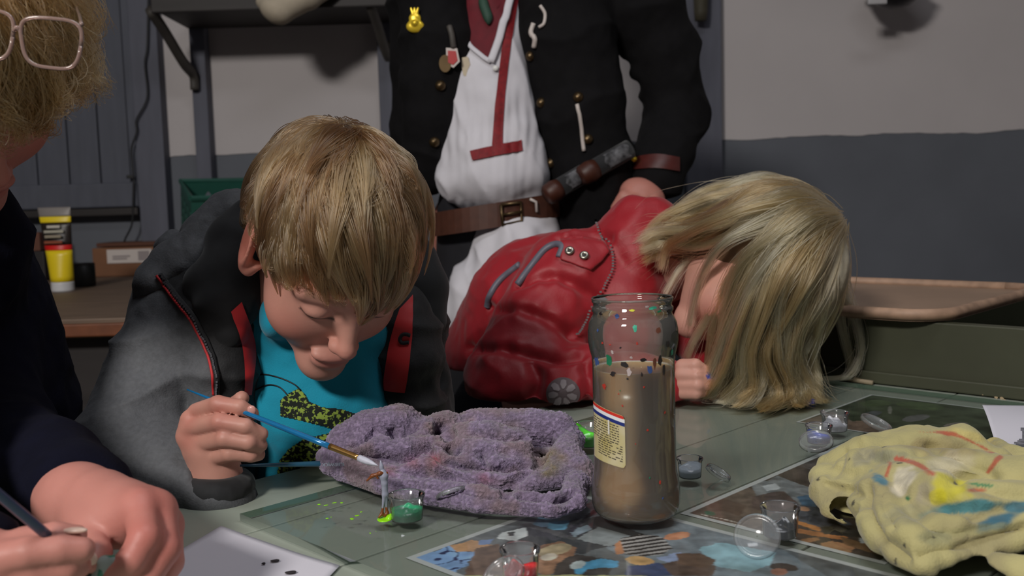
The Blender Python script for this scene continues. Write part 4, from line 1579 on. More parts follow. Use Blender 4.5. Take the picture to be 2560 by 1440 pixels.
sdf.chain(hh3([(2480, 1128, .012), (2530, 1148, .016), (2590, 1156, .016)]), [0.010, 0.013, 0.012], 0.008)
sdf.chain(hh3([(2150, 1304, .006), (2180, 1324, .008), (2215, 1346, .008)]), [0.0035, 0.005, 0.005], 0.004)
sdf.ell(T(2122, 1268, GZ + .010), (0.017, 0.022, 0.010), 0.004, op=-1)
sdf.ell(T(2490, 1402, GZ + .006), (0.05, 0.03, 0.007), 0.006, op=-1)
V, F = sdf.mesh(0.0017, zmin=GZ)
V = smooth_mesh(V, F, 2)
N_ = normals(V, F)
CL_ = Surf(V, F)
cre = creases(V, CL_, [([(2165, 1222), (2168, 1262), (2180, 1300), (2206, 1345), (2260, 1395)], .006, .009), ([(2060, 1205), (2100, 1222), (2150, 1230)], .005, .006),
                       ([(2225, 1190), (2262, 1250), (2300, 1300), (2360, 1325)], .008, .008), ([(2140, 1118), (2180, 1140), (2240, 1140), (2300, 1132)], .006, .005),
                       ([(2330, 1120), (2390, 1140), (2450, 1165), (2480, 1195)], .007, .007), ([(2300, 1385), (2400, 1368), (2500, 1340), (2560, 1326)], .0045, .007),
                       ([(2430, 1330), (2426, 1350), (2432, 1372)], .003, .005), ([(2450, 1210), (2500, 1225), (2560, 1228)], .008, .007), ([(2440, 1290), (2500, 1275), (2560, 1250)], .006, .006),
                       ([(2390, 1200), (2430, 1185), (2470, 1170)], .006, .006), ([(2205, 1235), (2214, 1275), (2240, 1320)], .005, .004), ([(2320, 1345), (2400, 1330), (2480, 1312)], .006, .005),
                       ([(2110, 1135), (2095, 1165), (2080, 1185)], .006, .005), ([(2290, 1235), (2360, 1270), (2420, 1270)], .007, .006)])
V = V - N_ * cre[:, None]
V = smooth_mesh(V, F, 1)
N_ = normals(V, F)
top = sstep(GZ, GZ + 0.006, V[:, 2])
fold = 1 - np.abs(vnoise(V @ A3([[22, 0, 0], [14, 30, 0], [0, 0, 26.]]), 1.0, 21))
fold2 = 1 - np.abs(vnoise(V @ A3([[40, 0, 0], [-30, 44, 0], [0, 0, 40.]]), 1.0, 22))
V = V + N_ * ((0.0050 * (fold - 0.6) + 0.0020 * (fold2 - .6) + 0.003 * fbm(V, 40, 3, 31)) * top)[:, None]
V[:, 2] = np.maximum(V[:, 2], GZ)
base = A3(c(178, 170, 120)) * (1 + 0.12 * fbm(V, 25, 3, 2))[:, None]
gr = (sstep(0.0, 0.6, fbm(V, 16, 3, 70)) * .55)[:, None]
base = base * (1 - gr) + A3(c(142, 132, 104)) * gr
q = proj(V)
wob = fbm(V, 60, 3, 9) * 26
for (x, y, rx, ry, ang, cc, st) in ((2260, 1200, 34, 44, 20, (206, 198, 176), .9), (2300, 1235, 30, 34, 0, (150, 142, 128), .7), (2385, 1175, 60, 40, 10, (196, 188, 164), .7),
                                    (2340, 1110, 90, 30, 5, (150, 134, 96), .5), (2230, 1140, 50, 18, -8, (130, 134, 120), .6), (2200, 1196, 26, 12, 30, (66, 120, 140), .9),
                                    (2420, 1270, 90, 14, -8, (70, 124, 130), .95), (2500, 1300, 60, 18, -18, (56, 104, 124), .95), (2540, 1270, 40, 16, 0, (60, 112, 128), .9), (2380, 1210, 46, 34, 0, (196, 188, 50), .8), (2340, 1240, 20, 18, 0, (200, 190, 40), .7),
                                    (2150, 1145, 40, 20, -20, (150, 146, 128), .6), (2430, 1090, 60, 16, 12, (200, 182, 110), .5), (2280, 1290, 60, 30, 0, (150, 146, 116), .6),
                                    (2400, 1330, 160, 14, -6, (150, 146, 100), .5), (2330, 1340, 60, 20, 0, (140, 140, 110), .5), (2270, 1245, 8, 8, 0, (30, 110, 70), .9), (2450, 1212, 40, 5, 5, (60, 130, 90), .9), (2440, 1225, 24, 6, 0, (170, 80, 60), .8)):
    ca, sa = math.cos(math.radians(ang)), math.sin(math.radians(ang))
    u, v = (q[:, 0] - x) * ca + (q[:, 1] - y) * sa, -(q[:, 0] - x) * sa + (q[:, 1] - y) * ca
    d = np.sqrt((u / rx) ** 2 + (v / ry) ** 2) + wob * 0.022
    g = (1 - sstep(0.6, 1.15, d))[:, None] * st
    base = base * (1 - g) + A3(c(*cc)) * (1 + 0.2 * vnoise(V, 200, 4))[:, None] * g
for ln in ([(2300, 1080), (2380, 1085), (2440, 1110), (2480, 1130)], [(2240, 1145), (2290, 1160), (2330, 1185)], [(2225, 1160), (2215, 1190)], [(2500, 1140), (2470, 1180)]):
    L_ = catmull(ln, 30)
    d = np.min(np.hypot(q[:, None, 0] - L_[None, :, 0], (q[:, None, 1] - L_[None, :, 1]) * 1.2), 1) + wob * .2
    g = (1 - sstep(3, 8, d))[:, None] * 0.8
    base = base * (1 - g) + A3(c(178, 70, 56)) * g
sp = (vnoise(V, 170, 44) > 0.72)[:, None] * (vnoise(V, 25, 45) > 0.1)[:, None]
base = np.where(sp, A3(c(80, 78, 62)), base)
tag(obj('stained_cloth', V, F, m_cloth, None, True, np.clip(base, 0, 1)), 'crumpled yellow cotton cloth covered in paint stains', 'cloth')

# ---- dark green wooden box and the tray lying on it
m_gbox = mat('dark_olive_paint', c(62, 64, 48), 0.5, var=0.15, vscale=8, bump=0.1, bscale=60)
m_chip = mat('chipped_wood', c(170, 150, 120), 0.8)
gb = empty('green_box', 'dark olive green wooden box at the far end of the table', 'box')
ga = 1.312
bt = 0.843
TZ += 0.0012
b_l, b_r, a_b = -0.70, -0.05, 1.80
hz = (bt - TZ) / 2
obj('front_board', *g_box(ab(ga + 0.009, (b_l + b_r) / 2, TZ + hz), (0.009, (b_r - b_l) / 2, hz), AB, 0.002), m_gbox, gb, smooth=False)
obj('back_board', *g_box(ab(a_b, (b_l + b_r) / 2, TZ + hz), (0.009, (b_r - b_l) / 2, hz), AB, 0.002), m_gbox, gb, smooth=False)
obj('side_board', *g_box(ab((ga + a_b) / 2, b_l + 0.009, TZ + hz), ((a_b - ga) / 2 - 0.01, 0.009, hz), AB, 0.002), m_gbox, gb, smooth=False)
obj('side_board', *g_box(ab((ga + a_b) / 2, b_r - 0.009, TZ + hz), ((a_b - ga) / 2 - 0.01, 0.009, hz), AB, 0.002), m_gbox, gb, smooth=False)
obj('bottom_board', *g_box(ab((ga + a_b) / 2, (b_l + b_r) / 2, TZ + 0.006), ((a_b - ga) / 2 - 0.012, (b_r - b_l) / 2 - 0.02, 0.004), AB), m_dark, gb, smooth=False)
sl = obj('base_strip', *g_box(ab(ga - 0.004, (b_l + b_r) / 2, TZ + 0.009), (0.004, (b_r - b_l) / 2, 0.0085), AB, 0.002), m_gbox, gb, smooth=False)
for (x, y, r) in ((2505, 996, 7), (2490, 994, 5), (2512, 1000, 4), (2457, 987, 2)):
    p = P(x, y, 1.2)
    t_ = (ga - 0.0085 - p @ A) / A[1]
    d_ = pray(x, y)
    p = CAM + d_ * ((ga - 0.0085 - CAM @ A) / (d_ @ A))
    V = [p] + [p + (B * math.cos(k * .7) * r + A3([0, 0, 1]) * math.sin(k * .7) * r * .6) * 0.0005 * (0.6 + random.random() * .6) for k in range(9)]
    obj('paint_chip', V, [(0, 1 + k, 1 + (k + 1) % 9) for k in range(9)], m_chip, gb, smooth=False)
TZ -= 0.0012
# odds and ends glimpsed inside the open box
m_rod = mat('grey_rod', c(84, 78, 72), 0.5)
for k in range(4):
    tag(obj('tool_rod', *g_tube([ab(1.36 + k * .07, -0.47 + k * 0.03, 0.80), ab(1.42 + k * .07, -0.10 - k * .03, 0.83)], 0.004 + 0.002 * (k % 2), 7), m_rod),
        ['grey rod closest to the front board inside the green box', 'thicker grey rod, second inside the green box', 'thin grey rod, third inside the green box', 'thick grey rod deepest inside the green box'][k], 'rod', 'rods in the green box')

# tray: a board with rounded corners and a raised rim
tr = empty('wooden_tray', 'pale brown wooden tray with rounded corners lying on the green box', 'tray')
m_tray = mat('pale_brown_tray', c(150, 124, 104), 0.55, var=0.12, vscale=9, stretch=(1, 1, 1))
m_trim = mat('tray_rim_wood', c(160, 130, 108), 0.6, var=0.35, vscale=40)
tc_ = T(2352, 806, bt + 0.004)
a1_, b1_ = tc_ @ A, tc_ @ B
La, Lb, rc = 0.44, 0.50, 0.06
cnr = []
for (sa, sb_, t0) in ((1, 1, 0), (0, 1, 90), (0, 0, 180), (1, 0, 270)):
    ca_, cb_ = a1_ + (La - rc if sa else rc), b1_ - (rc if sb_ else Lb - rc)
    for t in np.linspace(t0, t0 + 90, 9):
        cnr.append((ca_ + rc * math.cos(math.radians(t)), cb_ + rc * math.sin(math.radians(t))))
pl = [tuple(ab(a, b)[:2]) for a, b in cnr]
Vv, Ff = g_prism(pl, bt + 0.002, bt + 0.009)
obj('tray_board', Vv, Ff, m_tray, tr, smooth=False)
loop = [A3([x, y, bt + 0.012]) for x, y in pl] + [A3([*pl[0], bt + 0.012])]
obj('tray_rim', *g_tube(loop, 0.0085, 6), m_trim, tr)

# ================================================================== PEOPLE
def m_skin_(name, tone):
    return mat(name, tone, 0.5, attr=True, sss=0.12, spec=0.4, bump=0.06, bscale=500)


m_skin = m_skin_('skin', (1, 1, 1))


def orth(f, u):
    f = A3(f, dtype=float) / np.linalg.norm(f)
    u = A3(u, dtype=float)
    u = u - f * (f @ u)
    u /= np.linalg.norm(u)
    return np.stack([np.cross(f, u), f, u], 1)


def head_sdf(s, M, C, sc, ears=True, tuck=0.0):
    """Head: x = own right, y = face, z = up."""
    s.frame(M, C, sc)
    s.ell((0, -.012, .040), (.0680, .087, .0745), .01)
    s.ell((0, .022, .0), (.061, .064, .083), .025)
    s.cone((0, .02, -.05), (0, .058, -.080), .044, .022, .03)
    for e in (-1, 1):
        s.ell((e * .034, .046, -.030), (.025, .025, .026), .02)
        s.cone((e * .012, .076, .026), (e * .044, .066, .024), .010, .009, .014)
    for e in (-1, 1):
        s.ell((e * .030, .092, .007), (.016, .013, .009), .010, -1)
        s.ell((e * .030, .0715, .006), (.0135, .0125, .0105), .004)
        s.cone((e * .019, .0850, .0015), (e * .042, .079, .0015), .0012, .0012, .0015, -1)
    s.cone((0, .079, .014), (0, .0965, -.022), .0062, .0082, .012)
    s.ell((0, .0985, -.0262), (.0085, .0088, .0078), .006)
    for e in (-1, 1):
        s.ell((e * .0090, .0905, -.0288), (.0058, .0075, .0058), .005)
        s.ell((e * .0055, .0955, -.0355), (.0032, .004, .0025), .002, -1)
    s.ell((0, .0815, -.052), (.023, .011, .0075), .007)
    s.ell((0, .0795, -.0625), (.019, .011, .0075), .006)
    s.chain([(-.021, .087, -.0585), (-.008, .0925, -.0570), (.008, .0925, -.0570), (.021, .087, -.0585)], .0014, .002, -1)
    s.ell((0, .070, -.084), (.018, .016, .014), .02)
    if ears:
        for e in (-1, 1):
            Re = Matrix.Rotation(e * -0.35, 3, 'Z')
            s.frame(M, C + M @ A3([tuck if e < 0 else 0, 0, 0]), sc)
            s.ell((e * .0745, -.010, .002), (.0075, .022, .032), .006, R=Re)
            s.ell((e * .0820, -.004, .006), (.0065, .013, .020), .004, -1, R=Re)
            s.cone((e * .073, .004, -.022), (e * .069, .008, -.012), .0065, .005, .006)
    s.frame(np.eye(3), np.zeros(3), 1.0)


def skin_col(V, base, M=None, C=None, sc=1.0, red=(), brows=None):
    col = np.tile(A3(c(*base)) * .86, (len(V), 1)) * (1 + 0.05 * fbm(V, 60, 3, 77))[:, None]
    if M is not None:
        L_ = ((V - C) @ M) / sc
        L_ = np.where(np.linalg.norm(L_, axis=1, keepdims=True) < .14, L_, 9.0)
        x, y, z = L_[:, 0], L_[:, 1], L_[:, 2]

        def blob(p, r):
            return np.exp(-(((L_ - A3(p)) / A3(r)) ** 2).sum(1))[:, None]
        pk = A3(c(196, 108, 96))
        for e in (-1, 1):
            g = blob((e * .04, .06, -.03), (.022, .03, .02)) * .45
            col = col * (1 - g) + pk * g
            g = blob((e * .08, -.008, 0), (.014, .025, .034)) * .6
            col = col * (1 - g) + A3(c(226, 128, 110)) * g
            if brows is not None:
                bx = (np.abs(x) > .014) & (np.abs(x) < .048) & (np.sign(x) == e) & (y > .03)
                zc = .0285 - 2.2 * (np.abs(x) - .03) ** 2
                g = (np.exp(-((z - zc) / .0040) ** 2) * bx * .6)[:, None]
                col = col * (1 - g) + A3(c(*brows)) * g
            g = (np.exp(-((z - .0012) / .0018) ** 2) * (np.abs(x - e * .030) < .0145) * (y > .05) * .95)[:, None]
            col = col * (1 - g) + A3(c(46, 34, 30)) * g
        g = blob((0, .09, -.057), (.020, .02, .0085)) * .6
        col = col * (1 - g) + A3(c(176, 84, 82)) * g
        g = blob((0, .1, -.028), (.014, .014, .012)) * .35
        col = col * (1 - g) + pk * g
    return np.clip(col, 0, 1)


def fingers(s, lst, r, k=.0022):
    """lst: finger joints (knuckle .. tip) in space"""
    for pts in lst:
        n = len(pts)
        rr = [r * (1.12 - 0.30 * i / (n - 1)) for i in range(n)]
        s.chain(pts, rr, k)


def flow_hair(M, C, sc, ctr, rad, crown, line, N, steps, length, lift, clumps, grav=0.15, curl=0.0, seed=1, clump_w=0.7, front_extra=0.0, stop=None, lmin=0.7):
    """Strands that leave the crown and follow the skull down to the hair ends."""
    r = np.random.default_rng(seed)
    ctr, rad = A3(ctr), A3(rad)
    roots = []
    while sum(len(a) for a in roots) < N:
        d = r.normal(size=(N * 2, 3))
        d /= np.linalg.norm(d, axis=1, keepdims=True)
        p = ctr + d * rad
        roots.append(p[line(p)])
    p = np.concatenate(roots)[:N]
    order = r.permutation(N)
    gl = (M.T @ A3([0, 0, -1.0]))
    ln = length * (lmin + (1.2 - lmin) * r.random(N)) * (1 + front_extra * sstep(.0, .06, p[:, 1]))
    out = [p.copy()]
    q = p.copy()
    crown = A3(crown)
    dirp = None
    ph = r.random((N, 3)) * 6.28
    lf = lift * (0.35 + 0.9 * r.random(N))
    for i in range(steps - 1):
        t = (i + 1) / (steps - 1)
        nrm = (q - ctr) / rad ** 2
        nrm /= np.linalg.norm(nrm, axis=1, keepdims=True)
        d = q - crown
        d /= np.linalg.norm(d, axis=1, keepdims=True) + 1e-6
        d = d + gl * grav
        d = d + 0.35 * np.stack([vnoise(p, 28, k + seed) for k in range(3)], 1)
        d -= nrm * (d * nrm).sum(1, keepdims=True)
        d /= np.linalg.norm(d, axis=1, keepdims=True) + 1e-6
        if dirp is not None:
            d = 0.6 * d + 0.4 * dirp
            d /= np.linalg.norm(d, axis=1, keepdims=True) + 1e-6
        dirp = d
        go = 1.0 if stop is None else stop(q, p)
        q = q + d * (ln * go / (steps - 1))[:, None]
        e = (q - ctr) / rad
        sca = 1.0 / np.linalg.norm(e, axis=1)
        qs = ctr + (q - ctr) * sca[:, None]
        q = qs
        hgt = lf * math.sin(min(1, t * 1.5) * 1.57)
        w = qs + nrm * hgt[:, None]
        if curl:
            a = t * 9 + ph[:, :1]
            w = w + curl * t * np.concatenate([np.sin(a), np.cos(a * 1.1 + ph[:, 1:2]), np.sin(a * .9 + ph[:, 2:3])], 1)
        out.append(w)
    S = np.stack(out, 1)
    g = order[:clumps]
    own = np.argmin(((p[:, None, :] - p[None, g, :]) ** 2).sum(-1) + 1e-5 * r.random((N, clumps)), 1)
    tt = np.linspace(0, 1, steps)
    wgt = (clump_w * sstep(0.15, 1.0, tt))[None, :, None]
    off = (vnoise(p[g], 90, seed + 9)[:, None] * 0.009)[own]
    S = S * (1 - wgt) + S[g][own] * wgt
    d_ = np.linalg.norm(np.diff(S, axis=1), axis=2)
    cum = np.concatenate([np.zeros((N, 1)), np.cumsum(d_ + 1e-7, 1)], 1)
    S2 = np.empty_like(S)
    for i in range(N):
        tg = tt * cum[i, -1]
        for k in range(3):
            S2[i, :, k] = np.interp(tg, cum[i], S[i, :, k])
    S = S2
    nn = (S - ctr) / rad ** 2
    nn /= np.linalg.norm(nn, axis=2, keepdims=True)
    al = np.linalg.norm(np.diff(S, axis=1), axis=2).sum(1)
    off = np.clip(off, -.002, .0055) * np.clip(al / .05, 0, 1)[:, None] ** 2
    S = S + nn * (off[:, :, None] * sstep(.1, .7, tt)[None, :, None])
    return S * sc @ M.T + C, _tab[(own * 977 + 13 * seed) & 65535]


m_bhair = hair_mat('dark_blond_hair', [c(60, 40, 25), c(90, 62, 40), c(118, 86, 56), c(144, 110, 74), c(170, 136, 96)], 0.25)
m_bcap = mat('dark_blond_base', c(64, 50, 38), 0.8, var=0.2, vscale=60)

# ------------------------------------------------------------------ the boy
boy = empty('person', 'boy in a dark grey jacket and teal shirt bending over with a blue paintbrush', 'person')
HM = np.stack([A3([-.853, -.518, .062]), A3([.317, -.609, -.727]), A3([.415, -.601, .683])], 1)
HC, HS = A3([-.1825, .962, .978]), 1.05
NB, RS, RE, RW = P(742, 770, 1.06), P(462, 775, 1.07), P(318, 1130, .97), P(548, 1200, .892)
LS, LE = P(1005, 760, 1.13), P(1045, 1010, 1.12)
s = SDF()
head_sdf(s, HM, HC, HS, tuck=.011)
s.cone(HC + HM @ A3([0, -.035, -.045]) * HS, NB, .046, .050, .02)
s.chain([NB, P(770, 900, 1.10), P(790, 1250, 1.14)], [.05, .07, .075], .03)
s.chain([RS, RE, RW], [.034, .030, .021], .02)
s.chain([LS, LE, P(1080, 1160, 1.06)], [.034, .030, .024], .02)
s.cone(NB, RS, .045, .034, .02)
s.cone(NB, LS, .045, .034, .02)
# hand with the brush
pc = P(528, 1125, .892)
s.ell(pc, (.021, .017, .034), .008, R=Matrix.Rotation(-0.25, 3, 'Y'))
s.cone(RW, pc, .020, .022, .01)
s.chain([P(478, 1050, .893), P(470, 1090, .893), P(486, 1130, .893), P(510, 1160, .893)], [.0105, .0110, .0105, .010], .008)
fingers(s, [[P(492, 1030, .893), P(545, 1010, .872), P(600, 1018, .868), P(630, 1034, .872)],
            [P(472, 1072, .890), P(550, 1055, .860), P(615, 1066, .858), P(654, 1085, .866)],
            [P(484, 1112, .889), P(562, 1096, .858), P(622, 1106, .858), P(652, 1113, .868)],
            [P(508, 1148, .889), P(576, 1132, .864), P(628, 1136, .866), P(646, 1136, .874)]], .0078)
s.chain([P(560, 1120, .905), P(578, 1050, .915), P(592, 1010, .905), P(604, 996, .895)], [.012, .009, .0082, .0072], .004)
V, F = s.mesh(0.0019)
V = smooth_mesh(V, F, 1, 0.4)
colr = skin_col(V, (206, 150, 134), HM, HC, HS, brows=(120, 92, 66))
hd = np.linalg.norm(V - pc, axis=1) < 0.09
kn = np.exp(-(((V[:, None, :] - A3([P(470, 1050, .88), P(470, 1100, .88), P(548, 1010, .865), P(552, 1055, .855)])) ** 2).sum(-1)).min(1) / .014 ** 2)
colr = np.where(hd[:, None], colr * (1 - .22 * kn[:, None] * A3([.3, 1, 1])), colr)
obj('body', V, F, m_skin, boy, True, colr)
# finger nail of the index finger
nl = SDF()
nl.ell(P(629, 1026, .8655), (.0042, .0022, .0048), .001)
Vn, Fn = nl.mesh(.0006)
obj('fingernail', Vn, Fn, mat('nail', c(206, 150, 140), 0.3), boy)


def boy_line(p):
    x, y, z = p[:, 0], p[:, 1], p[:, 2]
    ang = np.arctan2(y - .0, np.abs(x))
    zh = np.where(ang > 0, .024 + (.060 - .024) * sstep(.25, 1.2, ang), .024 - .075 * sstep(0, -0.9, ang))
    return z > zh


def boy_stop(q, p):
    x, y, z = q[:, 0], q[:, 1], q[:, 2]
    h = _tab[(np.abs(p[:, 0] * 9e5).astype(np.int64) + np.abs(p[:, 1] * 7e5).astype(np.int64)) & 65535]
    cl = vnoise(p, 60, 4)
    fr = sstep(.02, .055, y)
    side = np.where(x > 0, .034, -.012)
    front = np.where(x > 0.004, .040, .018)
    burn = np.exp(-((y - .036) / .012) ** 2) * np.where(x > 0, .036, .05)
    ze = side * (1 - fr) + front * fr - burn
    ze = np.where(y < -.025, ze - .09 * sstep(-.02, -.06, y), ze)
    ze = ze + .016 * cl * fr + .006 * cl + .010 * (h - .5)
    return sstep(-.004, .008, z - ze) + .02


ctrh, radh = (0, -.010, .034), (.0700, .0945, .0855)
S, tone = flow_hair(HM, HC, HS, ctrh, radh, (-.004, -.066, .104), boy_line, 15000, 13, .092, .012, 330, grav=.25, seed=5, clump_w=.93, front_extra=.15, stop=boy_stop, lmin=.42)
cap = SDF()
cap.frame(HM, HC, HS)
cap.ell(ctrh, (.0690, .0935, .0845), .004)
cap.box((0, .075, -.062), (.2, .090, .088), .01, .02, -1)
cap.box((0, 0, -.16), (.2, .2, .10), .01, .02, -1)
Vc, Fc = cap.mesh(.003)
hair = obj('hair', Vc, Fc, m_bcap, boy)
hair['label'] = 'short dark blond hair with a long fringe'
hair_obj('strands', S, .00046, m_bhair, hair, tone)

# t-shirt
m_teal = mat('teal_jersey', c(0, 146, 176), 0.85, var=0.10, vscale=25, sheen=0.2, bump=0.2, bscale=700)
s = SDF()
s.ell(P(775, 800, 1.075), (.10, .065, .045), .03)
s.chain([P(770, 850, 1.075), P(785, 1000, 1.065), P(800, 1150, 1.085), P(800, 1330, 1.13)], [.082, .088, .088, .085], .04, flat=((.1, 1, 0), .82))
s.ell(P(700, 790, .99), (.016, .03, .02), .02)
V, F = s.mesh(.0035)
V = smooth_mesh(V, F, 2)
N_ = normals(V, F)
V = V + N_ * (0.005 * (1 - np.abs(vnoise(V @ A3([[20, 0, 8], [0, 16, 0], [-12, 0, 9.]]), 1.0, 3))) + .002 * fbm(V, 40, 2, 5))[:, None]
tsh = obj('t_shirt', V, F, m_teal, boy)
tsh['label'] = 'teal t-shirt with a dark green printed motif'
shirtS = Surf(V, F)
m_print = mat('camo_print', c(16, 24, 18), 0.85, col2=c(140, 164, 66), vscale=240)
m_print.node_tree.nodes['Color Ramp'].color_ramp.elements[0].position = 0.52
m_print.node_tree.nodes['Color Ramp'].color_ramp.elements[1].position = 0.55
for pl in ([(703, 1000), (720, 985), (745, 972), (762, 984), (772, 1004), (806, 1018), (850, 1022), (894, 1036), (890, 1060), (852, 1078), (800, 1062), (742, 1048), (702, 1040)],
           [(690, 1210), (700, 1150), (722, 1122), (760, 1096), (850, 1076), (884, 1070), (868, 1110), (820, 1130), (800, 1160), (770, 1186)]):
    Vd, Fd = decal(shirtS, pl, 2.5, .0012)
    obj('print_patch', Vd, Fd, m_print, tsh)
for ln in ([(636, 940), (664, 936), (700, 944), (735, 960), (752, 975)], [(640, 975), (672, 962), (700, 968), (722, 990)]):
    obj('stitching', *g_tube(shirtS.line(ln, 26, .001), .0008, 5), m_black, tsh)

# jacket
m_jack = mat('heather_grey_shell', (1, 1, 1), 0.75, attr=True, var=0.18, vscale=220, bump=0.25, bscale=500, sheen=0.1)
m_jblack = mat('black_fleece', c(26, 27, 30), 0.85, var=0.2, vscale=120, sheen=0.15)
m_red = mat('red_lining', c(196, 44, 48), 0.6, var=0.08, vscale=30)
s = SDF()
s.chain([RS, RE], [.057, .054], .03)
s.chain([RE, P(440, 1200, .925), P(546, 1242, .893)], [.054, .046, .035], .02)
s.chain([LS, LE, P(1085, 1180, 1.04)], [.044, .040, .036], .02)
s.chain([P(740, 780, 1.13), P(760, 950, 1.16), P(780, 1300, 1.19)], [.12, .125, .12], .04, flat=((.1, 1, 0), .6))
s.cone(RS, P(560, 720, 1.06), .052, .045, .03)
s.cone(LS, P(950, 720, 1.12), .044, .042, .03)
s.chain([P(540, 790, 1.02), P(556, 900, 1.00), P(562, 1040, .995), P(570, 1210, 1.02)], [.040, .036, .034, .03], .025)
s.chain([P(1010, 790, 1.07), P(1025, 900, 1.06), P(1030, 1060, 1.07)], [.036, .036, .036], .02)
s.chain([P(772, 720, .95), P(790, 900, .94), P(800, 1050, .94), P(805, 1250, .95)], [.030, .062, .066, .066], .012, -1)
s.ell(P(552, 1188, .887), (.027, .026, .022), .006, -1)
V, F = s.mesh(.0032)
V = smooth_mesh(V, F, 2)
N_ = normals(V, F)
fold = (1 - np.abs(vnoise(V @ A3([[11, 0, 6], [0, 12, 0], [-14, 0, 22.]]), 1.0, 8))) ** 2
V = V + N_ * (.009 * (fold - .4) + .0025 * fbm(V, 35, 3, 4))[:, None]
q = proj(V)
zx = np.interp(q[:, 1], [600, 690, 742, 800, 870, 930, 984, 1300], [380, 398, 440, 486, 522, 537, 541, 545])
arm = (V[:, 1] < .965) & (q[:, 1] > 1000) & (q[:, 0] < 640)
bk_ = ((q[:, 0] > zx) & ~arm)[:, None]  # black body panels; the far sleeve's shade is put into the colour too
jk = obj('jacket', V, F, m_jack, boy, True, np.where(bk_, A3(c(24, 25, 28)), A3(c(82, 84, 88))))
jk['label'] = 'dark heather grey zip jacket hanging open'
J = Surf(V, F)
cf = SDF()
cp = [P(548 + 56 * math.cos(t) - 10 * math.sin(t), 1214 + 20 * math.sin(t), .893 - .026 * math.sin(t)) for t in np.linspace(0, 2 * math.pi, 19)]
cf.chain(cp, .0125, .004)
Vc, Fc = cf.mesh(.0025)
obj('cuff', Vc, Fc, m_jblack, jk)
# hood and fleece collar round the neck
s = SDF()
s.chain([P(640, 520, 1.10), P(590, 545, 1.09), P(535, 600, 1.08), P(500, 660, 1.06)], [.022, .030, .034, .030], .015)
s.chain([P(500, 660, 1.06), P(440, 668, 1.05), P(395, 705, 1.04), P(380, 740, 1.04)], [.030, .026, .022, .018], .015)
s.chain([P(470, 640, 1.10), P(440, 625, 1.11)], [.026, .02], .01)
V, F = s.mesh(.003)
N_ = normals(V, F)
V = V + N_ * (.004 * (1 - np.abs(vnoise(V, 34, 3))) + .002 * fbm(V, 60, 2, 4))[:, None]
hood = obj('hood', V, F, m_jack, jk, True, np.tile(A3(c(86, 88, 92)), (len(V), 1)))
s = SDF()
s.chain([P(640, 560, 1.06), P(600, 610, 1.045), P(580, 690, 1.02), P(568, 770, .995), P(578, 830, .985)], [.030, .036, .034, .030, .018], .015)
s.cone(P(568, 700, 1.02), P(520, 720, 1.01), .030, .024, .02)
V, F = s.mesh(.003)
N_ = normals(V, F)
V = V + N_ * (.003 * fbm(V, 30, 2, 4))[:, None]
colr_o = obj('fleece_collar', V, F, m_jblack, jk)
CS = Surf(V, F)
s = SDF()
s.chain([P(1030, 650, 1.12), P(1052, 720, 1.10), P(1060, 800, 1.09)], [.030, .032, .026], .015)
Vx, Fx = s.mesh(.003)
obj('fleece_collar', Vx, Fx, m_jblack, jk)
allV = np.concatenate([np.array([v.co[:] for v in o.data.vertices]) for o in (jk, colr_o, tsh, hood)])
n0, allF = 0, []
for o in (jk, colr_o, tsh, hood):
    fa = np.empty(len(o.data.polygons) * 4, dtype=np.int32)
    o.data.polygons.foreach_get('vertices', fa)
    allF.append(fa.reshape(-1, 4) + n0)
    n0 += len(o.data.vertices)
U_ = Surf(allV, np.concatenate(allF))
zl = [(398, 690), (440, 742), (486, 800), (522, 870), (537, 930), (541, 984)]
zp = U_.line(zl, 46, .002)
obj('zipper_tape', *g_tube(zp, .0046, 6, flat=.5), m_jblack, jk)
zp2 = U_.line([(x - 6, y + 2) for x, y in zl], 46, .003)
obj('red_piping', *g_tube(zp2, .0016, 6), m_red, jk)
m_teeth = mat('zip_teeth', c(120, 120, 126), 0.35, metal=.5)
mb = MB()
for p in U_.line([(x + 3, y) for x, y in zl], 60, .0055):
    mb.add(*g_box(p, (.0009, .0009, .0009)))
o = mb.build('zipper_teeth', m_teeth, jk, smooth=False)
o['kind'] = 'stuff'
for le, ri in (([(574, 778), (596, 850), (606, 920), (606, 990)], [(602, 752), (626, 820), (636, 890), (624, 990)]),
               ([(998, 775), (980, 830), (966, 900), (958, 978)], [(1032, 735), (1034, 800), (1032, 870), (1014, 985)])):
    Vd, Fd = strip(U_, le, ri, 40, 8, .003)
    obj('red_lining', smooth_mesh(Vd, A3(Fd), 2), A3(Fd), m_red, jk)
obj('hook_mark', *g_tube(U_.line([(1026, 838), (1012, 834), (1002, 846), (1008, 860), (1024, 858)], 18, .004), .0022, 6), m_jblack, jk)
s = SDF()
s.chain([P(425, 628, 1.115), P(455, 606, 1.12), P(500, 596, 1.13)], [.006, .010, .012], .004, flat=((0, 0, 1), .5))
V, F = s.mesh(.002)
obj('hood_lining', V, F, mat('maroon_lining', c(110, 24, 32), 0.7), jk)
# trousers
m_trs = mat('dark_denim', c(30, 34, 46), 0.85, var=0.15, vscale=60)
s = SDF()
s.ell((-.24, 1.24, .60), (.13, .11, .10), .03)
for e in (-1, 1):
    s.chain([(-.24 + e * .065, 1.24, .58), (-.24 + e * .08, 1.25, .30), (-.24 + e * .08, 1.27, .05)], [.075, .055, .05], .03)
V, F = s.mesh(.008)
obj('trousers', V, F, m_trs, boy)
for e in (-1, 1):
    s = SDF()
    s.ell((-.24 + e * .08, 1.23, .035), (.04, .09, .036), .01)
    V, F = s.mesh(.006, zmin=0.001)
    obj('shoe', V, F, m_jblack, boy)

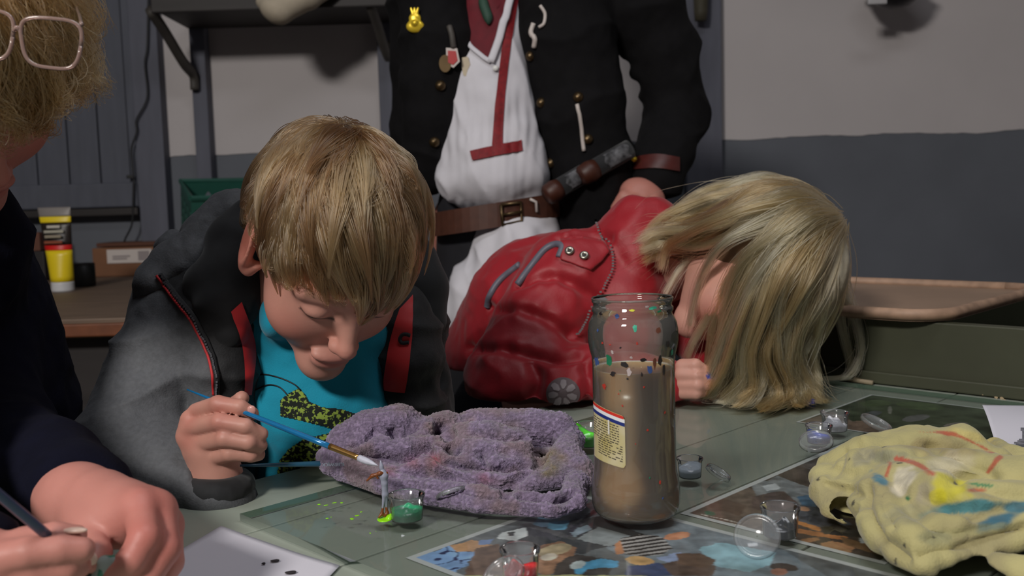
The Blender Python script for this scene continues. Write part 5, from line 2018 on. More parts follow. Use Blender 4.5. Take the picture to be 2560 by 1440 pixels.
# ------------------------------------------------------------------ the child in the red jacket
girl = empty('person', 'child with long blond hair in a red padded jacket leaning low over the table', 'person')
GM = orth((-.25, -.40, -.88), (.80, -.45, .30))
GC, GS = P(1880, 692, 1.275), .98
gNB = P(1655, 668, 1.43)
gS, gE, gW = P(1430, 700, 1.40), P(1292, 952, 1.325), P(1690, 962, 1.245)
s = SDF()
head_sdf(s, GM, GC, GS, ears=False)
s.cone(GC + GM @ A3([0, -.03, -.05]), gNB, .042, .044, .02)
s.chain([gNB, P(1500, 760, 1.50), (.03, 1.62, .66)], [.044, .07, .08], .03)
s.chain([gS, gE, gW], [.036, .032, .02], .02)
s.cone(gNB, gS, .038, .036, .02)
s.cone(gNB, P(1640, 700, 1.50), .045, .036, .02)
s.chain([P(1640, 700, 1.50), P(1800, 850, 1.42), P(1830, 965, 1.28)], [.034, .03, .02], .02)
gp = P(1722, 952, 1.235)
s.ell(gp, (.024, .020, .022), .008)
fingers(s, [[P(1706, 915, 1.225), P(1738, 912, 1.215), P(1768, 930, 1.220)], [P(1704, 935, 1.222), P(1742, 938, 1.210), P(1770, 950, 1.215)],
            [P(1706, 960, 1.222), P(1744, 962, 1.208), P(1766, 966, 1.215)], [P(1708, 980, 1.222), P(1740, 982, 1.210), P(1756, 980, 1.218)]], .0085)
s.ell(P(1830, 960, 1.27), (.03, .025, .022), .01)
fingers(s, [[P(1815, 930, 1.25), P(1795, 925, 1.235), P(1780, 950, 1.23)], [P(1810, 955, 1.25), P(1790, 955, 1.235), P(1776, 975, 1.23)],
            [P(1815, 975, 1.25), P(1795, 980, 1.235), P(1778, 990, 1.23)]], .0080)
V, F = s.mesh(.0024)
V = smooth_mesh(V, F, 1, .4)
colg = skin_col(V, (212, 158, 142), GM, GC, GS, brows=(150, 124, 90))
q = proj(V)
bl_ = (np.hypot(q[:, 0] - 1772, q[:, 1] - 940) < 7) & (V[:, 1] < 1.24)
colg[bl_] = A3(c(60, 70, 150))
obj('body', V, F, m_skin, girl, True, colg)

m_rjack = mat('red_padded_nylon', c(150, 16, 30), 0.55, var=0.08, vscale=30, sheen=0.15, bump=0.12, bscale=300)
m_pipe = mat('grey_reflective_piping', c(96, 96, 108), 0.5)
s = SDF()
s.chain([gS, P(1345, 830, 1.36), gE], [.074, .070, .066], .03)
s.chain([gE, P(1450, 972, 1.28), P(1600, 972, 1.255), P(1660, 968, 1.248)], [.066, .056, .045, .036], .03)
s.ell(P(1450, 728, 1.53), (.13, .11, .09), .04)
s.chain([P(1330, 760, 1.52), (-.02, 1.60, .72)], [.10, .12], .05)
s.chain([P(1560, 650, 1.42), P(1565, 760, 1.38), P(1560, 880, 1.37)], [.062, .060, .055], .03)
s.chain([P(1640, 680, 1.52), P(1790, 850, 1.43), P(1830, 970, 1.31)], [.06, .055, .045], .03)
s.chain([P(1545, 590, 1.41), P(1580, 548, 1.40), P(1635, 548, 1.40), P(1690, 590, 1.42)], [.024, .030, .030, .024], .016)
s.chain([P(1560, 590, 1.40), P(1592, 640, 1.365), P(1592, 720, 1.36), P(1580, 820, 1.36)], [.032, .026, .026, .026], .014)
s.chain([P(1590, 600, 1.40), P(1600, 680, 1.42)], [.05, .05], .02)
V, F = s.mesh(.0034, zmin=GZ + .0005)
V = smooth_mesh(V, F, 2)
J0 = Surf(V, F)
N_ = normals(V, F)
seams = [[(1296, 712), (1370, 690), (1430, 705), (1490, 745)], [(1225, 770), (1300, 772), (1360, 792), (1430, 835)], [(1178, 872), (1250, 868), (1320, 885), (1400, 900), (1452, 892)],
         [(1466, 905), (1472, 950), (1470, 1030)], [(1400, 590), (1470, 585), (1520, 600)], [(1330, 905), (1345, 950), (1330, 1000)]]
dmin = np.full(len(V), 1.0)
for ln in seams:
    Lp = J0.line(ln, 40)
    for p in Lp:
        dmin = np.minimum(dmin, np.linalg.norm(V - p, axis=1))
groove = np.exp(-(dmin / .009) ** 2)
puck = vnoise(V @ A3([[70, 0, 0], [0, 70, 0], [0, 0, 26.]]), 1.0, 5) * np.exp(-(dmin / .022) ** 2)
fold = (1 - np.abs(vnoise(V @ A3([[12, 0, 9], [0, 12, 0], [-9, 0, 20.]]), 1.0, 18))) ** 2
V = V + N_ * (-.0110 * groove + .0045 * puck + .0045 * (fold - .4) + .002 * fbm(V, 40, 2, 3))[:, None]
V[:, 2] = np.maximum(V[:, 2], GZ + .0004)
gj = obj('jacket', V, F, m_rjack, girl)
gj['label'] = 'red padded winter jacket with grey piping'
G = Surf(V, F)
for ln in ([(1218, 768), (1226, 740), (1250, 702), (1300, 662)], [(1294, 712), (1328, 668), (1362, 626), (1390, 612), (1406, 618), (1398, 644)]):
    obj('grey_piping', *g_tube(G.line(ln, 40, .001), .0052, 8), m_pipe, gj)
Vd, Fd = disc(G, [(1404, 598), (1440, 590), (1505, 602), (1522, 630), (1500, 656), (1474, 676), (1440, 664), (1402, 650)], 10, .005)
fl = obj('shoulder_flap', Vd, Fd, m_rjack, gj)
sm = fl.modifiers.new('thickness', 'SOLIDIFY')
sm.thickness = .004
sm.offset = -1
m_snap = mat('steel_snap', c(150, 146, 136), 0.3, metal=.9)
for (x, y) in ((1424, 633), (1458, 645)):
    p = G.hit(x, y, .0065)
    o = obj('snap_button', *g_lathe([(.0015, .0012), (.0022, .0026), (.0056, .0030), (.0068, .0012), (.0068, 0)], p, 20, axis=(-.15, -.8, .55)), m_snap, fl)
    obj('snap_socket', *g_lathe([(.0001, .0014), (.0020, .0014)], p, 12, axis=(-.15, -.8, .55)), m_black, o)
cpx = [(1496, 553), (1508, 588), (1526, 630), (1526, 678), (1505, 720), (1480, 758), (1453, 806), (1440, 840)]
cl = G.line(cpx, 70, .004)
cl = smooth_mesh(cl, np.zeros((0, 4), int), 0)
cord = obj('drawcord', *g_tube(cl, .0034, 7), m_black, gj)
mb = MB()
for p in G.line(cpx, 48, .0068):
    mb.add(*g_box(p, (.0015, .0009, .0011)))
o = mb.build('cord_flecks', mat('cord_white', c(110, 110, 112), .7), cord, smooth=False)
o['kind'] = 'stuff'
ring = lambda cx_, cy_, rx, ry, n=20, a0=0: [(cx_ + rx * math.cos(2 * math.pi * k / n + a0), cy_ + ry * math.sin(2 * math.pi * k / n + a0)) for k in range(n)]
Vd, Fd = disc(G, ring(1408, 983, 41, 39, 30), 10, .0015)
pt = obj('flower_badge', Vd, Fd, mat('badge_grey', c(98, 84, 88), .6), gj)
m_pet = mat('badge_pale', c(140, 130, 134), .5)
for k in range(7):
    a = 2 * math.pi * k / 7 + .3
    ca, sa = math.cos(a), math.sin(a)
    pl = [(1408 + (11 + 22 * u) * ca - v * 8 * sa, 983 + ((11 + 22 * u) * sa + v * 8 * ca) * .95) for u, v in ((0, -.3), (.5, -1), (1, -.8), (1.1, 0), (1, .8), (.5, 1), (0, .3))]
    Vd, Fd = disc(G, pl, 4, .0024)
    obj('petal', Vd, Fd, m_pet, pt)
s = SDF()
s.ell((.02, 1.66, .66), (.13, .11, .10), .03)
for e in (-1, 1):
    s.chain([(.02 + e * .065, 1.66, .62), (.02 + e * .075, 1.68, .32), (.02 + e * .075, 1.70, .05)], [.075, .055, .05], .03)
V, F = s.mesh(.008)
obj('trousers', V, F, m_trs, girl)
for e in (-1, 1):
    s = SDF()
    s.ell((.02 + e * .075, 1.66, .035), (.04, .09, .036), .01)
    V, F = s.mesh(.006, zmin=0.001)
    obj('shoe', V, F, m_jblack, girl)

# long blond hair: skull cap, then locks that fall to the table
m_ghair = hair_mat('blond_hair', [c(134, 84, 46), c(178, 122, 74), c(212, 160, 104), c(234, 190, 136), c(247, 217, 170)], 0.22)
m_gcap = mat('blond_base', c(96, 72, 50), 0.7, var=0.2, vscale=60)
cap = SDF()
cap.frame(GM, GC, GS)
cap.ell((0, -.012, .038), (.080, .098, .086), .004)
cap.box((0, .11, -.04), (.2, .09, .09), .01, .03, -1)
cap.box((0, .05, -.17), (.2, .2, .10), .01, .02, -1)
cap.frame(np.eye(3), np.zeros(3))
cap.chain([P(1830, 590, 1.30), P(1740, 605, 1.32), P(1660, 612, 1.34)], [.05, .032, .016], .03)
cap.chain([P(1960, 700, 1.27), P(1930, 850, 1.25), P(1900, 960, 1.24)], [.055, .034, .016], .03)
cap.chain([P(2040, 650, 1.30), P(2050, 800, 1.32)], [.04, .02], .03)
Vc, Fc = cap.mesh(.0035)
ghair = obj('hair', Vc, Fc, m_gcap, girl)
ghair['label'] = 'long loose blond hair hanging to the table'
zt_ = lambda x, y: T(x, y, GZ + .003)[1]
G0 = [  # locks in order round the head: (x, y, depth)
    [(2058, 530, 1.33), (1990, 482, 1.35), (1900, 466, 1.36), (1810, 478, 1.36), (1730, 520, 1.37), (1668, 556, 1.37), (1618, 596, 1.36)],
    [(2070, 530, 1.28), (1992, 490, 1.27), (1890, 490, 1.27), (1790, 530, 1.29), (1710, 565, 1.32), (1650, 585, 1.33), (1612, 600, 1.33)],
    [(2078, 530, 1.24), (1990, 500, 1.21), (1890, 520, 1.20), (1800, 565, 1.22), (1715, 600, 1.26), (1655, 618, 1.29), (1625, 650, 1.29)],
    [(2082, 538, 1.22), (1998, 528, 1.18), (1905, 565, 1.17), (1828, 610, 1.18), (1780, 670, 1.20), (1754, 740, 1.22), (1728, 850, 1.23)],
    [(2084, 542, 1.22), (2005, 545, 1.17), (1925, 600, 1.165), (1846, 680, 1.18), (1800, 780, 1.20), (1774, 880, 1.21), (1756, 955, 1.21)],
    [(2086, 546, 1.21), (2015, 565, 1.165), (1945, 630, 1.16), (1885, 730, 1.17), (1850, 840, 1.18), (1835, 930, 1.19), (1800, 1000, zt_(1800, 1000))],
    [(2088, 550, 1.21), (2022, 580, 1.165), (1962, 660, 1.155), (1915, 770, 1.165), (1885, 870, 1.175), (1893, 960, 1.18), (1850, 1014, zt_(1850, 1014))],
    [(2090, 555, 1.215), (2035, 600, 1.17), (1985, 690, 1.155), (1955, 800, 1.165), (1935, 900, 1.175), (1960, 980, 1.19), (1905, 1024, zt_(1905, 1024))],
    [(2092, 560, 1.22), (2045, 615, 1.18), (2005, 710, 1.165), (1975, 820, 1.175), (1965, 910, 1.185), (1985, 980, 1.19), (1960, 1020, zt_(1960, 1020))],
    [(2094, 562, 1.23), (2058, 640, 1.19), (2035, 730, 1.18), (2000, 810, 1.19), (1985, 880, 1.20), (2010, 960, 1.20), (2050, 1008, zt_(2050, 1008))],
    [(2096, 565, 1.26), (2085, 660, 1.23), (2075, 760, 1.23), (2045, 850, 1.23), (2005, 930, 1.23), (2030, 980, 1.22), (2066, 1012, zt_(2066, 1012))],
    [(2092, 560, 1.31), (2104, 660, 1.31), (2108, 760, 1.32), (2118, 850, 1.32), (2122, 920, 1.32), (2096, 970, 1.31), (2050, 985, 1.30)],
    [(2070, 530, 1.36), (2100, 640, 1.38), (2105, 760, 1.38), (2112, 850, 1.38), (2120, 910, 1.38), (2100, 960, 1.36), (2070, 980, 1.35)],
]
NP = 16
GG = A3([catmull([P(*k) for k in g], NP) for g in G0])
r = np.random.default_rng(21)
NH = 15000
wts = A3([1.2, 1.3, .40, .8, 1.1, 1.3, 1.4, 1.4, 1.3, .9, .30, .2])
seg = r.choice(len(G0) - 1, NH, p=wts / wts.sum())
NCL = 125
cseg = r.choice(len(G0) - 1, NCL, p=wts / wts.sum())
cu = r.random(NCL)
cdep = r.random(NCL) ** 1.3 * .040
ctone = np.clip(r.random(NCL) * .9 + .25 * (1 - cdep / .04) - .1, 0, 1)
tt = np.linspace(0, 1, NP)


def strand(sg, u, dep, jit, rr):
    n = len(sg)
    S = GG[sg] * (1 - u)[:, None, None] + GG[sg + 1] * u[:, None, None]
    away = S - CAM
    away /= np.linalg.norm(away, axis=2, keepdims=True)
    S = S + away * (dep[:, None, None])
    w = rr.normal(size=(n, 3, 3)) * jit
    ph = rr.random((n, 3)) * 6.28
    for k in range(3):
        S = S + w[:, None, k, :] * np.sin(tt[None, :, None] * (2 + 2.4 * k) + ph[:, None, k:k + 1]) * (sstep(0, .4, tt)[None, :, None])
    return S


CLS = strand(cseg, cu, cdep, .0052, r)
own = r.integers(0, NCL, NH)
wv = r.random((NCL, 1)) * 6.28
wva = (.003 + .006 * r.random((NCL, 1))) * tt[None, :] ** 1.3
CLS = CLS + (np.sin(tt[None, :] * (6 + 3 * r.random((NCL, 1))) + wv) * wva)[:, :, None] * A3([1.0, .1, 0])
S = CLS[own]
loc = r.normal(size=(NH, 1, 3)) * (.0011 + .0052 * np.exp(-((tt - .18) / .20) ** 2) + .0018 * tt)[None, :, None]
S = S + loc + strand(cseg[own], cu[own], cdep[own], .0009, r) * 0
wob = r.normal(size=(NH, 3)) * .0022
S = S + wob[:, None, :] * np.sin(tt[None, :, None] * 5 + r.random((NH, 1, 1)) * 6.28)
fly = r.random(NH) < .06
S[fly] += (r.normal(size=(fly.sum(), 1, 3)) * .012) * (tt ** 1.3)[None, :, None]
# keep the locks outside the skull
e = ((S - (GC + GM @ A3([0, -.012, .038]) * GS)) @ GM) / (A3([.082, .100, .088]) * GS)
ln_ = np.linalg.norm(e, axis=2, keepdims=True)
pushed = (GC + GM @ A3([0, -.012, .038]) * GS) + ((e / np.maximum(ln_, 1e-6)) * (A3([.082, .100, .088]) * GS)) @ GM.T
S = np.where((ln_ < 1) & (tt < .6)[None, :, None], pushed, S)
S[:, :, 2] = np.maximum(S[:, :, 2], GZ + .001 + .004 * r.random((NH, 1)))
cut = r.random(NH) * .25
hair_obj('strands', S, .00050, m_ghair, ghair, ctone[own])

# ------------------------------------------------------------------ the adult at the left
adult = empty('person', 'adult in navy with glasses pushed up on curly fair hair painting a figurine', 'person')
AM = orth((.55, -.35, -.76), (.45, -.62, .64))
AC, AS = P(-136, 152, .80), 1.06
aN = P(-210, 500, .92)
aS, aE, aW = P(-142, 755, .94), P(-60, 1130, .86), P(196, 1258, .665)
bS, bE, bW = P(-330, 800, .80), P(-330, 1300, .60), P(-90, 1420, .545)
s = SDF()
head_sdf(s, AM, AC, AS)
s.cone(AC + AM @ A3([0, -.035, -.05]) * AS, aN, .055, .062, .02)
s.chain([aN, (-.63, 1.0, .80), (-.64, 1.02, .55)], [.06, .08, .09], .03)
s.cone(aN, aS, .06, .045, .03)
s.cone(aN, bS, .06, .045, .03)
s.chain([aS, aE, aW], [.042, .038, .026], .02)
s.chain([bS, bE, bW], [.042, .036, .026], .02)
# the hand that steadies the figurine
pm = P(300, 1290, .632)
s.chain([aW, P(250, 1270, .648), P(330, 1285, .625)], [.026, .026, .020], .012)
s.chain([P(350, 1270, .612), P(392, 1275, .622), P(412, 1312, .640), P(405, 1350, .655)], [.0125, .0125, .0120, .0115], .012)
s.ell(pm, (.030, .028, .018), .012)
fingers(s, [[P(352, 1272, .612), P(362, 1345, .588), P(330, 1400, .580), P(286, 1432, .580)],
            [P(398, 1280, .622), P(412, 1372, .598), P(368, 1442, .588), P(320, 1475, .585)],
            [P(415, 1318, .640), P(420, 1405, .615), P(380, 1480, .605), P(330, 1500, .60)],
            [P(405, 1355, .655), P(400, 1430, .635), P(370, 1500, .625)]], .0100, .003)
s.chain([P(205, 1285, .645), P(218, 1340, .612), P(240, 1385, .588), P(236, 1402, .582)], [.016, .0120, .0098, .0080], .006)
# the hand with the brush
s.ell(P(-70, 1430, .55), (.035, .028, .022), .01)
fingers(s, [[P(-50, 1405, .54), P(70, 1382, .540), P(150, 1374, .545), P(206, 1374, .550)],
            [P(-50, 1440, .545), P(90, 1428, .545), P(170, 1418, .55), P(196, 1416, .555)]], .0092, .003)
s.chain([P(-40, 1395, .55), P(60, 1358, .553), P(140, 1340, .556), P(194, 1336, .560)], [.012, .0095, .0085, .0058], .004)
V, F = s.mesh(.0023)
V = smooth_mesh(V, F, 1, .4)
cola = skin_col(V, (206, 140, 128), AM, AC, AS, brows=(120, 90, 60))
q = proj(V)
hm = (V[:, 1] < .72)
kn = np.exp(-((V[:, None, :] - A3([P(362, 1345, .585), P(385, 1275, .61), P(412, 1372, .595), P(415, 1310, .63)])) ** 2).sum(-1).min(1) / .02 ** 2)
cola = np.where(hm[:, None], cola * (1 - .25 * kn[:, None] * A3([.2, 1, 1])), cola)
obj('body', V, F, m_skin, adult, True, np.clip(cola, 0, 1))
for (p, rr) in ((P(188, 1326, .553), (.0075, .003, .0018)), (P(228, 1398, .576), (.004, .002, .005))):
    nl = SDF()
    nl.ell(p, rr, .001)
    Vn, Fn = nl.mesh(.0006)
    obj('fingernail', Vn, Fn, mat('pale_nail', c(226, 196, 180), 0.3), adult)
# navy jumper
m_navy = mat('navy_knit', c(11, 12, 28), 0.95, spec=0.15, var=0.15, vscale=80, sheen=0.0, bump=0.2, bscale=400)
s = SDF()
s.chain([aS, aE], [.068, .062], .03)
s.chain([aE, P(110, 1205, .755), P(190, 1238, .69)], [.060, .048, .038], .03)
s.chain([bS, bE, P(-150, 1420, .56)], [.066, .056, .042], .03)
s.chain([P(-220, 720, .98), P(-220, 900, .98), (-.58, 1.02, .55)], [.12, .14, .15], .05)
s.cone(P(-190, 640, .93), aS, .068, .068, .03)
s.cone(P(-160, 620, .88), bS, .08, .066, .03)
s.ell(P(214, 1268, .655), (.034, .03, .03), .008, -1)
V, F = s.mesh(.0045)
N_ = normals(V, F)
fold = (1 - np.abs(vnoise(V @ A3([[9, 0, 6], [0, 9, 0], [-9, 0, 18.]]), 1.0, 18))) ** 2
V = V + N_ * (.007 * (fold - .4) + .002 * fbm(V, 40, 2, 3))[:, None]
jm = obj('jumper', V, F, m_navy, adult)
cf = SDF()
cf.chain([P(205 + 62 * math.cos(t) * .9 + 20 * math.sin(t), 1255 + 66 * math.sin(t), .675 + .01 * math.cos(t)) for t in np.linspace(0, 2 * math.pi, 17)], .006, .003)
Vc, Fc = cf.mesh(.0025)
obj('cuff', Vc, Fc, m_navy, jm)
s = SDF()
s.ell((-.60, 1.05, .50), (.17, .15, .11), .03)
for e in (-1, 1):
    s.chain([(-.60 + e * .09, 1.03, .48), (-.42 + e * .10, .86, .50), (-.42 + e * .10, .84, .06)], [.085, .065, .05], .03)
V, F = s.mesh(.01)
obj('trousers', V, F, m_trs, adult)
# curly hair
m_ahair = hair_mat('curly_fair_hair', [c(84, 52, 26), c(112, 74, 40), c(140, 98, 56), c(164, 122, 76), c(196, 160, 112)], 0.33)


def adult_line(p):
    x, y, z = p[:, 0], p[:, 1], p[:, 2]
    ang = np.arctan2(y - .0, np.abs(x))
    return z > np.where(ang > 0, .006 + .05 * sstep(.3, 1.2, ang), .006 - .075 * sstep(0, -0.9, ang))


S, tone = flow_hair(AM, AC, AS, (0, -.010, .034), (.080, .099, .089), (0, -.05, .11), adult_line, 8000, 14, .10, .020, 380, grav=.1, curl=.013, seed=31, clump_w=.7, stop=lambda q, p: sstep(-.004, .01, q[:, 2] - np.where(q[:, 1] > -.01, .036, -.03) - .014 * vnoise(p, 60, 4)) + .03)
cap = SDF()
cap.frame(AM, AC, AS)
cap.ell((0, -.010, .034), (.080, .099, .089), .004)
cap.box((0, .080, -.062), (.2, .090, .088), .01, .02, -1)
cap.box((0, 0, -.165), (.2, .2, .10), .01, .02, -1)
Vc, Fc = cap.mesh(.0035)
N_ = normals(Vc, Fc)
Vc = Vc + N_ * (.006 * np.abs(vnoise(Vc, 60, 3)))[:, None]
ahair = obj('hair', Vc, Fc, mat('curly_base', c(104, 74, 44), 0.8, var=.3, vscale=60), adult)
hair_obj('strands', S, .00040, m_ahair, ahair, tone)
# the figurine in the hand and the brush
sdf = SDF()
sdf.chain([P(244, 1432, .580), P(262, 1408, .579), P(284, 1398, .578)], [.0030, .0045, .0028], .002)
sdf.chain([P(236, 1450, .580), P(262, 1425, .577), P(292, 1402, .576)], [.0034, .0036, .0022], .002)
V, F = sdf.mesh(.0008)
q = proj(V)
gcol = np.where((vnoise(V, 130, 2) > .1)[:, None], A3(c(150, 164, 160)), A3(c(40, 120, 100)))
tag(obj('tin_figurine', V, F, mat('tin_green_grey', (1, 1, 1), .35, attr=True), None, True, gcol), 'small grey-green tin figurine held in the adult hand', 'figurine')
b0, b1 = P(-60, 1188, .50), P(118, 1338, .545)
brush('dark blue paintbrush held by the adult in navy', b0, b1, [('handle', (0, 1.0, .0026, .0030), mat('slate_blue_lacquer', c(44, 70, 104), .35, coat=.3))], None, 1)
# glasses pushed up on the hair
gl = empty('glasses', 'pale rimmed glasses pushed up on the curly hair', 'glasses')
m_frame = glassy('pink_clear_frame', (0.80, 0.62, 0.58), .1, 1.5, haze=.35, hazecol=(.65, .45, .40), boost=1.5)
m_lens = glassy('lens', (0.95, 0.96, 0.97), .02, 1.45, boost=1.5)
YG = .69


def lens(cx_, cy_, w_, h_, sk):
    pts = []
    for k in range(40):
        a = 2 * math.pi * k / 40
        x = math.copysign(abs(math.cos(a)) ** .55, math.cos(a)) * w_
        y = math.copysign(abs(math.sin(a)) ** .6, math.sin(a)) * h_
        pts.append(P(cx_ + x * (1 - .12 * y / h_) , cy_ + y + sk * x, YG + .0012 * (x / 40)))
    obj('rim', *g_tube(pts + [pts[0]], .0015, 7), m_frame, gl)
    ce = np.mean(pts, 0)
    obj('lens', [ce] + pts, [(0, 1 + k, 1 + (k + 1) % 40) for k in range(40)], m_lens, gl)


lens(128, 108, 74, 62, .10)
lens(-42, 85, 74, 62, .10)
obj('bridge', *g_tube(catmull([P(34, 78, YG), P(43, 68, YG - .003), P(54, 82, YG)], 10), .0016, 7), m_frame, gl)
for (x, y) in ((204, 62), (-118, 40)):
    sg_ = 1 if x > 0 else -1
    obj('temple', *g_tube(catmull([P(x, y, YG + .003), P(x - sg_ * 8, y - 30, YG + .05), P(x - sg_ * 22, y - 60, YG + .12)], 12), .0016, 6), m_frame, gl)
st = empty('wooden_stool', 'honey wood stool under the adult in navy', 'stool', 'wooden stools behind the table')
obj('seat', *g_box((-.60, 1.05, .375), (.17, .15, .015), bev=.004), m_stool, st, smooth=False)
for sx in (-1, 1):
    for sy in (-1, 1):
        obj('leg', *g_box((-.60 + sx * .14, 1.05 + sy * .12, .18), (.016, .016, .18), bev=.002), m_stool, st, smooth=False)

# ------------------------------------------------------------------ the standing man in costume
man = empty('person', 'standing adult in a black coat, white shirt with red trim and leather belt', 'person')
MY = 2.0
s = SDF()
MMt = orth((0, -.97, -.2), (0, -.2, .97))
head_sdf(s, MMt, A3([0.0, 2.02, 1.78]), 1.15)
s.chain([(0.0, 2.06, 1.70), (0.0, 2.10, 1.50), (0.0, 2.10, 1.05)], [.06, .10, .11], .03)
for e in (-1, 1):
    s.chain([(e * .09, 2.10, .98), (e * .11, 2.12, .5), (e * .12, 2.14, .06)], [.08, .06, .045], .03)
    s.ell((e * .12, 2.08, .045), (.045, .12, .045), .02)
rS, rE, rW = P(1590, 0, 2.06), P(1690, 285, 2.08), P(1645, 435, 1.94)
lS, lE, lW = P(1060, 10, 2.08), P(1040, 330, 2.10), P(1000, 520, 2.12)
s.chain([rS, rE, rW], [.05, .042, .030], .02)
s.chain([lS, lE, lW, P(985, 600, 2.10)], [.05, .042, .030, .03], .02)
s.cone((0, 2.1, 1.5), rS, .08, .05, .03)
s.cone((0, 2.1, 1.5), lS, .08, .05, .03)
s.ell(P(1606, 492, 1.91), (.048, .035, .036), .015, R=Matrix.Rotation(.5, 3, 'Y'))
fingers(s, [[P(1560, 490, 1.885), P(1540, 520, 1.89), P(1545, 560, 1.90)], [P(1585, 500, 1.875), P(1570, 545, 1.875), P(1575, 585, 1.89)],
            [P(1612, 505, 1.875), P(1605, 550, 1.872), P(1608, 590, 1.89)], [P(1640, 505, 1.88), P(1640, 545, 1.878), P(1642, 580, 1.895)]], .0115, .005)
s.chain([P(1585, 480, 1.90), P(1535, 510, 1.93), P(1525, 540, 1.95)], [.014, .012, .010], .006)
V, F = s.mesh(.0055)
V = smooth_mesh(V, F, 1, .4)
obj('body', V, F, m_skin, man, True, skin_col(V, (196, 132, 118), MMt, A3([0.0, 2.02, 1.78]), 1.15, brows=(90, 70, 50)))
cap = SDF()
cap.frame(MMt, A3([0.0, 2.02, 1.78]), 1.15)
cap.ell((0, -.012, .036), (.078, .097, .087), .004)
cap.box((0, .085, -.05), (.2, .09, .09), .01, .02, -1)
cap.box((0, 0, -.16), (.2, .2, .10), .01, .02, -1)
Vc, Fc = cap.mesh(.005)
obj('hair', Vc, Fc, m_bcap, man)

# shirt: chest, blouse over the belt, skirt below it
m_shirt = mat('white_linen', c(206, 204, 210), 0.85, var=0.05, vscale=20, bump=0.1, bscale=500)
s = SDF()
s.chain([P(1225, -30, 2.03), P(1225, 120, 2.01), P(1225, 280, 1.985)], [.080, .088, .098], .03)
s.ell(P(1228, 400, 1.965), (.112, .095, .10), .04)
s.ell(P(1230, 455, 1.955), (.104, .095, .055), .04)
s.chain([P(1282, 560, 1.98), P(1282, 640, 1.955), P(1262, 750, 1.945)], [.080, .090, .104], .03)
s.ell(P(1310, 600, 1.96), (.06, .08, .06), .04)
s.chain([P(1220, 780, 1.96), P(1190, 800, 1.97)], [.10, .09], .04)
s.box(P(1230, 890, 1.95), (.3, .3, .055), .01, .01, -1)
V, F = s.mesh(.005)
V = smooth_mesh(V, F, 2)
N_ = normals(V, F)
q = proj(V)
gather = np.sin(q[:, 0] * .26 + 3.0 * vnoise(V, 7, 2)) * (.35 + .65 * (vnoise(V, 9, 8) > .0)) * sstep(150, 330, q[:, 1]) * (1 - sstep(500, 540, q[:, 1]))
gather2 = np.sin((q[:, 0] - 1255) * .10 + 2 * vnoise(V, 7, 4)) * sstep(555, 580, q[:, 1])
V = V + N_ * (.0011 * gather + .003 * gather2 + .006 * fbm(V, 11, 3, 6) + .008 * ((1 - np.abs(vnoise(V @ A3([[17, 0, 5], [0, 10, 0], [9, 0, 6.]]), 1.0, 52))) ** 3 - .4))[:, None]
shirt = obj('shirt', V, F, m_shirt, man)
shirt['label'] = 'white linen shirt gathered above and below the belt'
SS = Surf(V, F)
m_trim = mat('dark_red_trim', c(122, 10, 20), 0.7, var=0.3, vscale=150)
m_maroon = mat('maroon_cloth', c(96, 12, 26), 0.8, var=0.25, vscale=40)
for nm, pl, mm, of in (('red_undershirt', [(1158, -30), (1162, 60), (1172, 105), (1200, 135), (1228, 152), (1248, 100), (1262, 50), (1272, -30)], m_maroon, .004),
                       ):
    Vd, Fd = disc(SS, pl, 12, of)
    obj(nm, Vd, Fd, mm, shirt)
for nm, le, ri, of in (('red_placket', [(1276, -30), (1256, 90), (1244, 180), (1236, 260), (1226, 372)], [(1300, -30), (1282, 90), (1268, 200), (1262, 280), (1260, 366)], .003),
                       ('red_crossbar', [(1173, 376), (1240, 362), (1305, 347)], [(1180, 405), (1245, 392), (1309, 380)], .0045)):
    Vd, Fd = strip(SS, le, ri, 44, 8, of)
    obj(nm, smooth_mesh(Vd, A3(Fd), 3), A3(Fd), m_trim, shirt)
obj('shirt_collar', *g_tube(SS.line([(1226, 158), (1246, 100), (1262, 40), (1280, -30)], 20, .006), .008, 8, flat=.5), m_shirt, shirt)
obj('shirt_collar', *g_tube(SS.line([(1160, -20), (1164, 60), (1174, 110), (1205, 142), (1226, 156)], 20, .005), .005, 8, flat=.5), m_shirt, shirt)
obj('shirt_button', *g_lathe([(.0001, .004), (.004, .0035), (.006, .001), (.006, 0)], SS.hit(1238, 172, .004), 16, axis=(0, -1, .1)), mat('pearl', c(224, 224, 220), .2), shirt)
obj('green_leaf_tie', *g_tube(SS.line([(1205, -20), (1212, 20), (1220, 50), (1222, 66)], 12, .010), [.004, .006, .008, .010, .010, .010, .010, .010, .009, .007, .005, .002], 8), mat('dark_green_cloth', c(40, 70, 56), .7), shirt)

# coat
m_coat = mat('black_wool_coat', c(14, 13, 15), 0.9, spec=0.2, var=0.25, vscale=40, sheen=0.0, bump=0.2, bscale=300)
s = SDF()
s.chain([(0.0, 2.16, 1.50), (0.02, 2.15, 1.2), (0.02, 2.14, .95)], [.15, .17, .17], .05, flat=((0, 1, 0), .55))
s.chain([P(1400, -60, 2.00), P(1415, 120, 1.985), P(1450, 280, 1.98), P(1475, 420, 1.985), P(1490, 580, 2.0)], [.095, .096, .092, .088, .085], .04)
s.chain([P(1080, -60, 1.985), P(1095, 120, 1.965), P(1085, 300, 1.965), P(1070, 430, 1.99)], [.076, .074, .066, .05], .03)
s.chain([rS, P(1650, 120, 2.06), rE], [.09, .080, .064], .03)
s.chain([rE, P(1665, 380, 1.99), P(1648, 438, 1.945)], [.064, .058, .052], .03)
s.chain([lS, lE, P(1005, 520, 2.12)], [.065, .055, .048], .03)
s.cone((0, 2.1, 1.5), rS, .10, .085, .05)
s.cone((0, 2.1, 1.5), lS, .10, .065, .05)
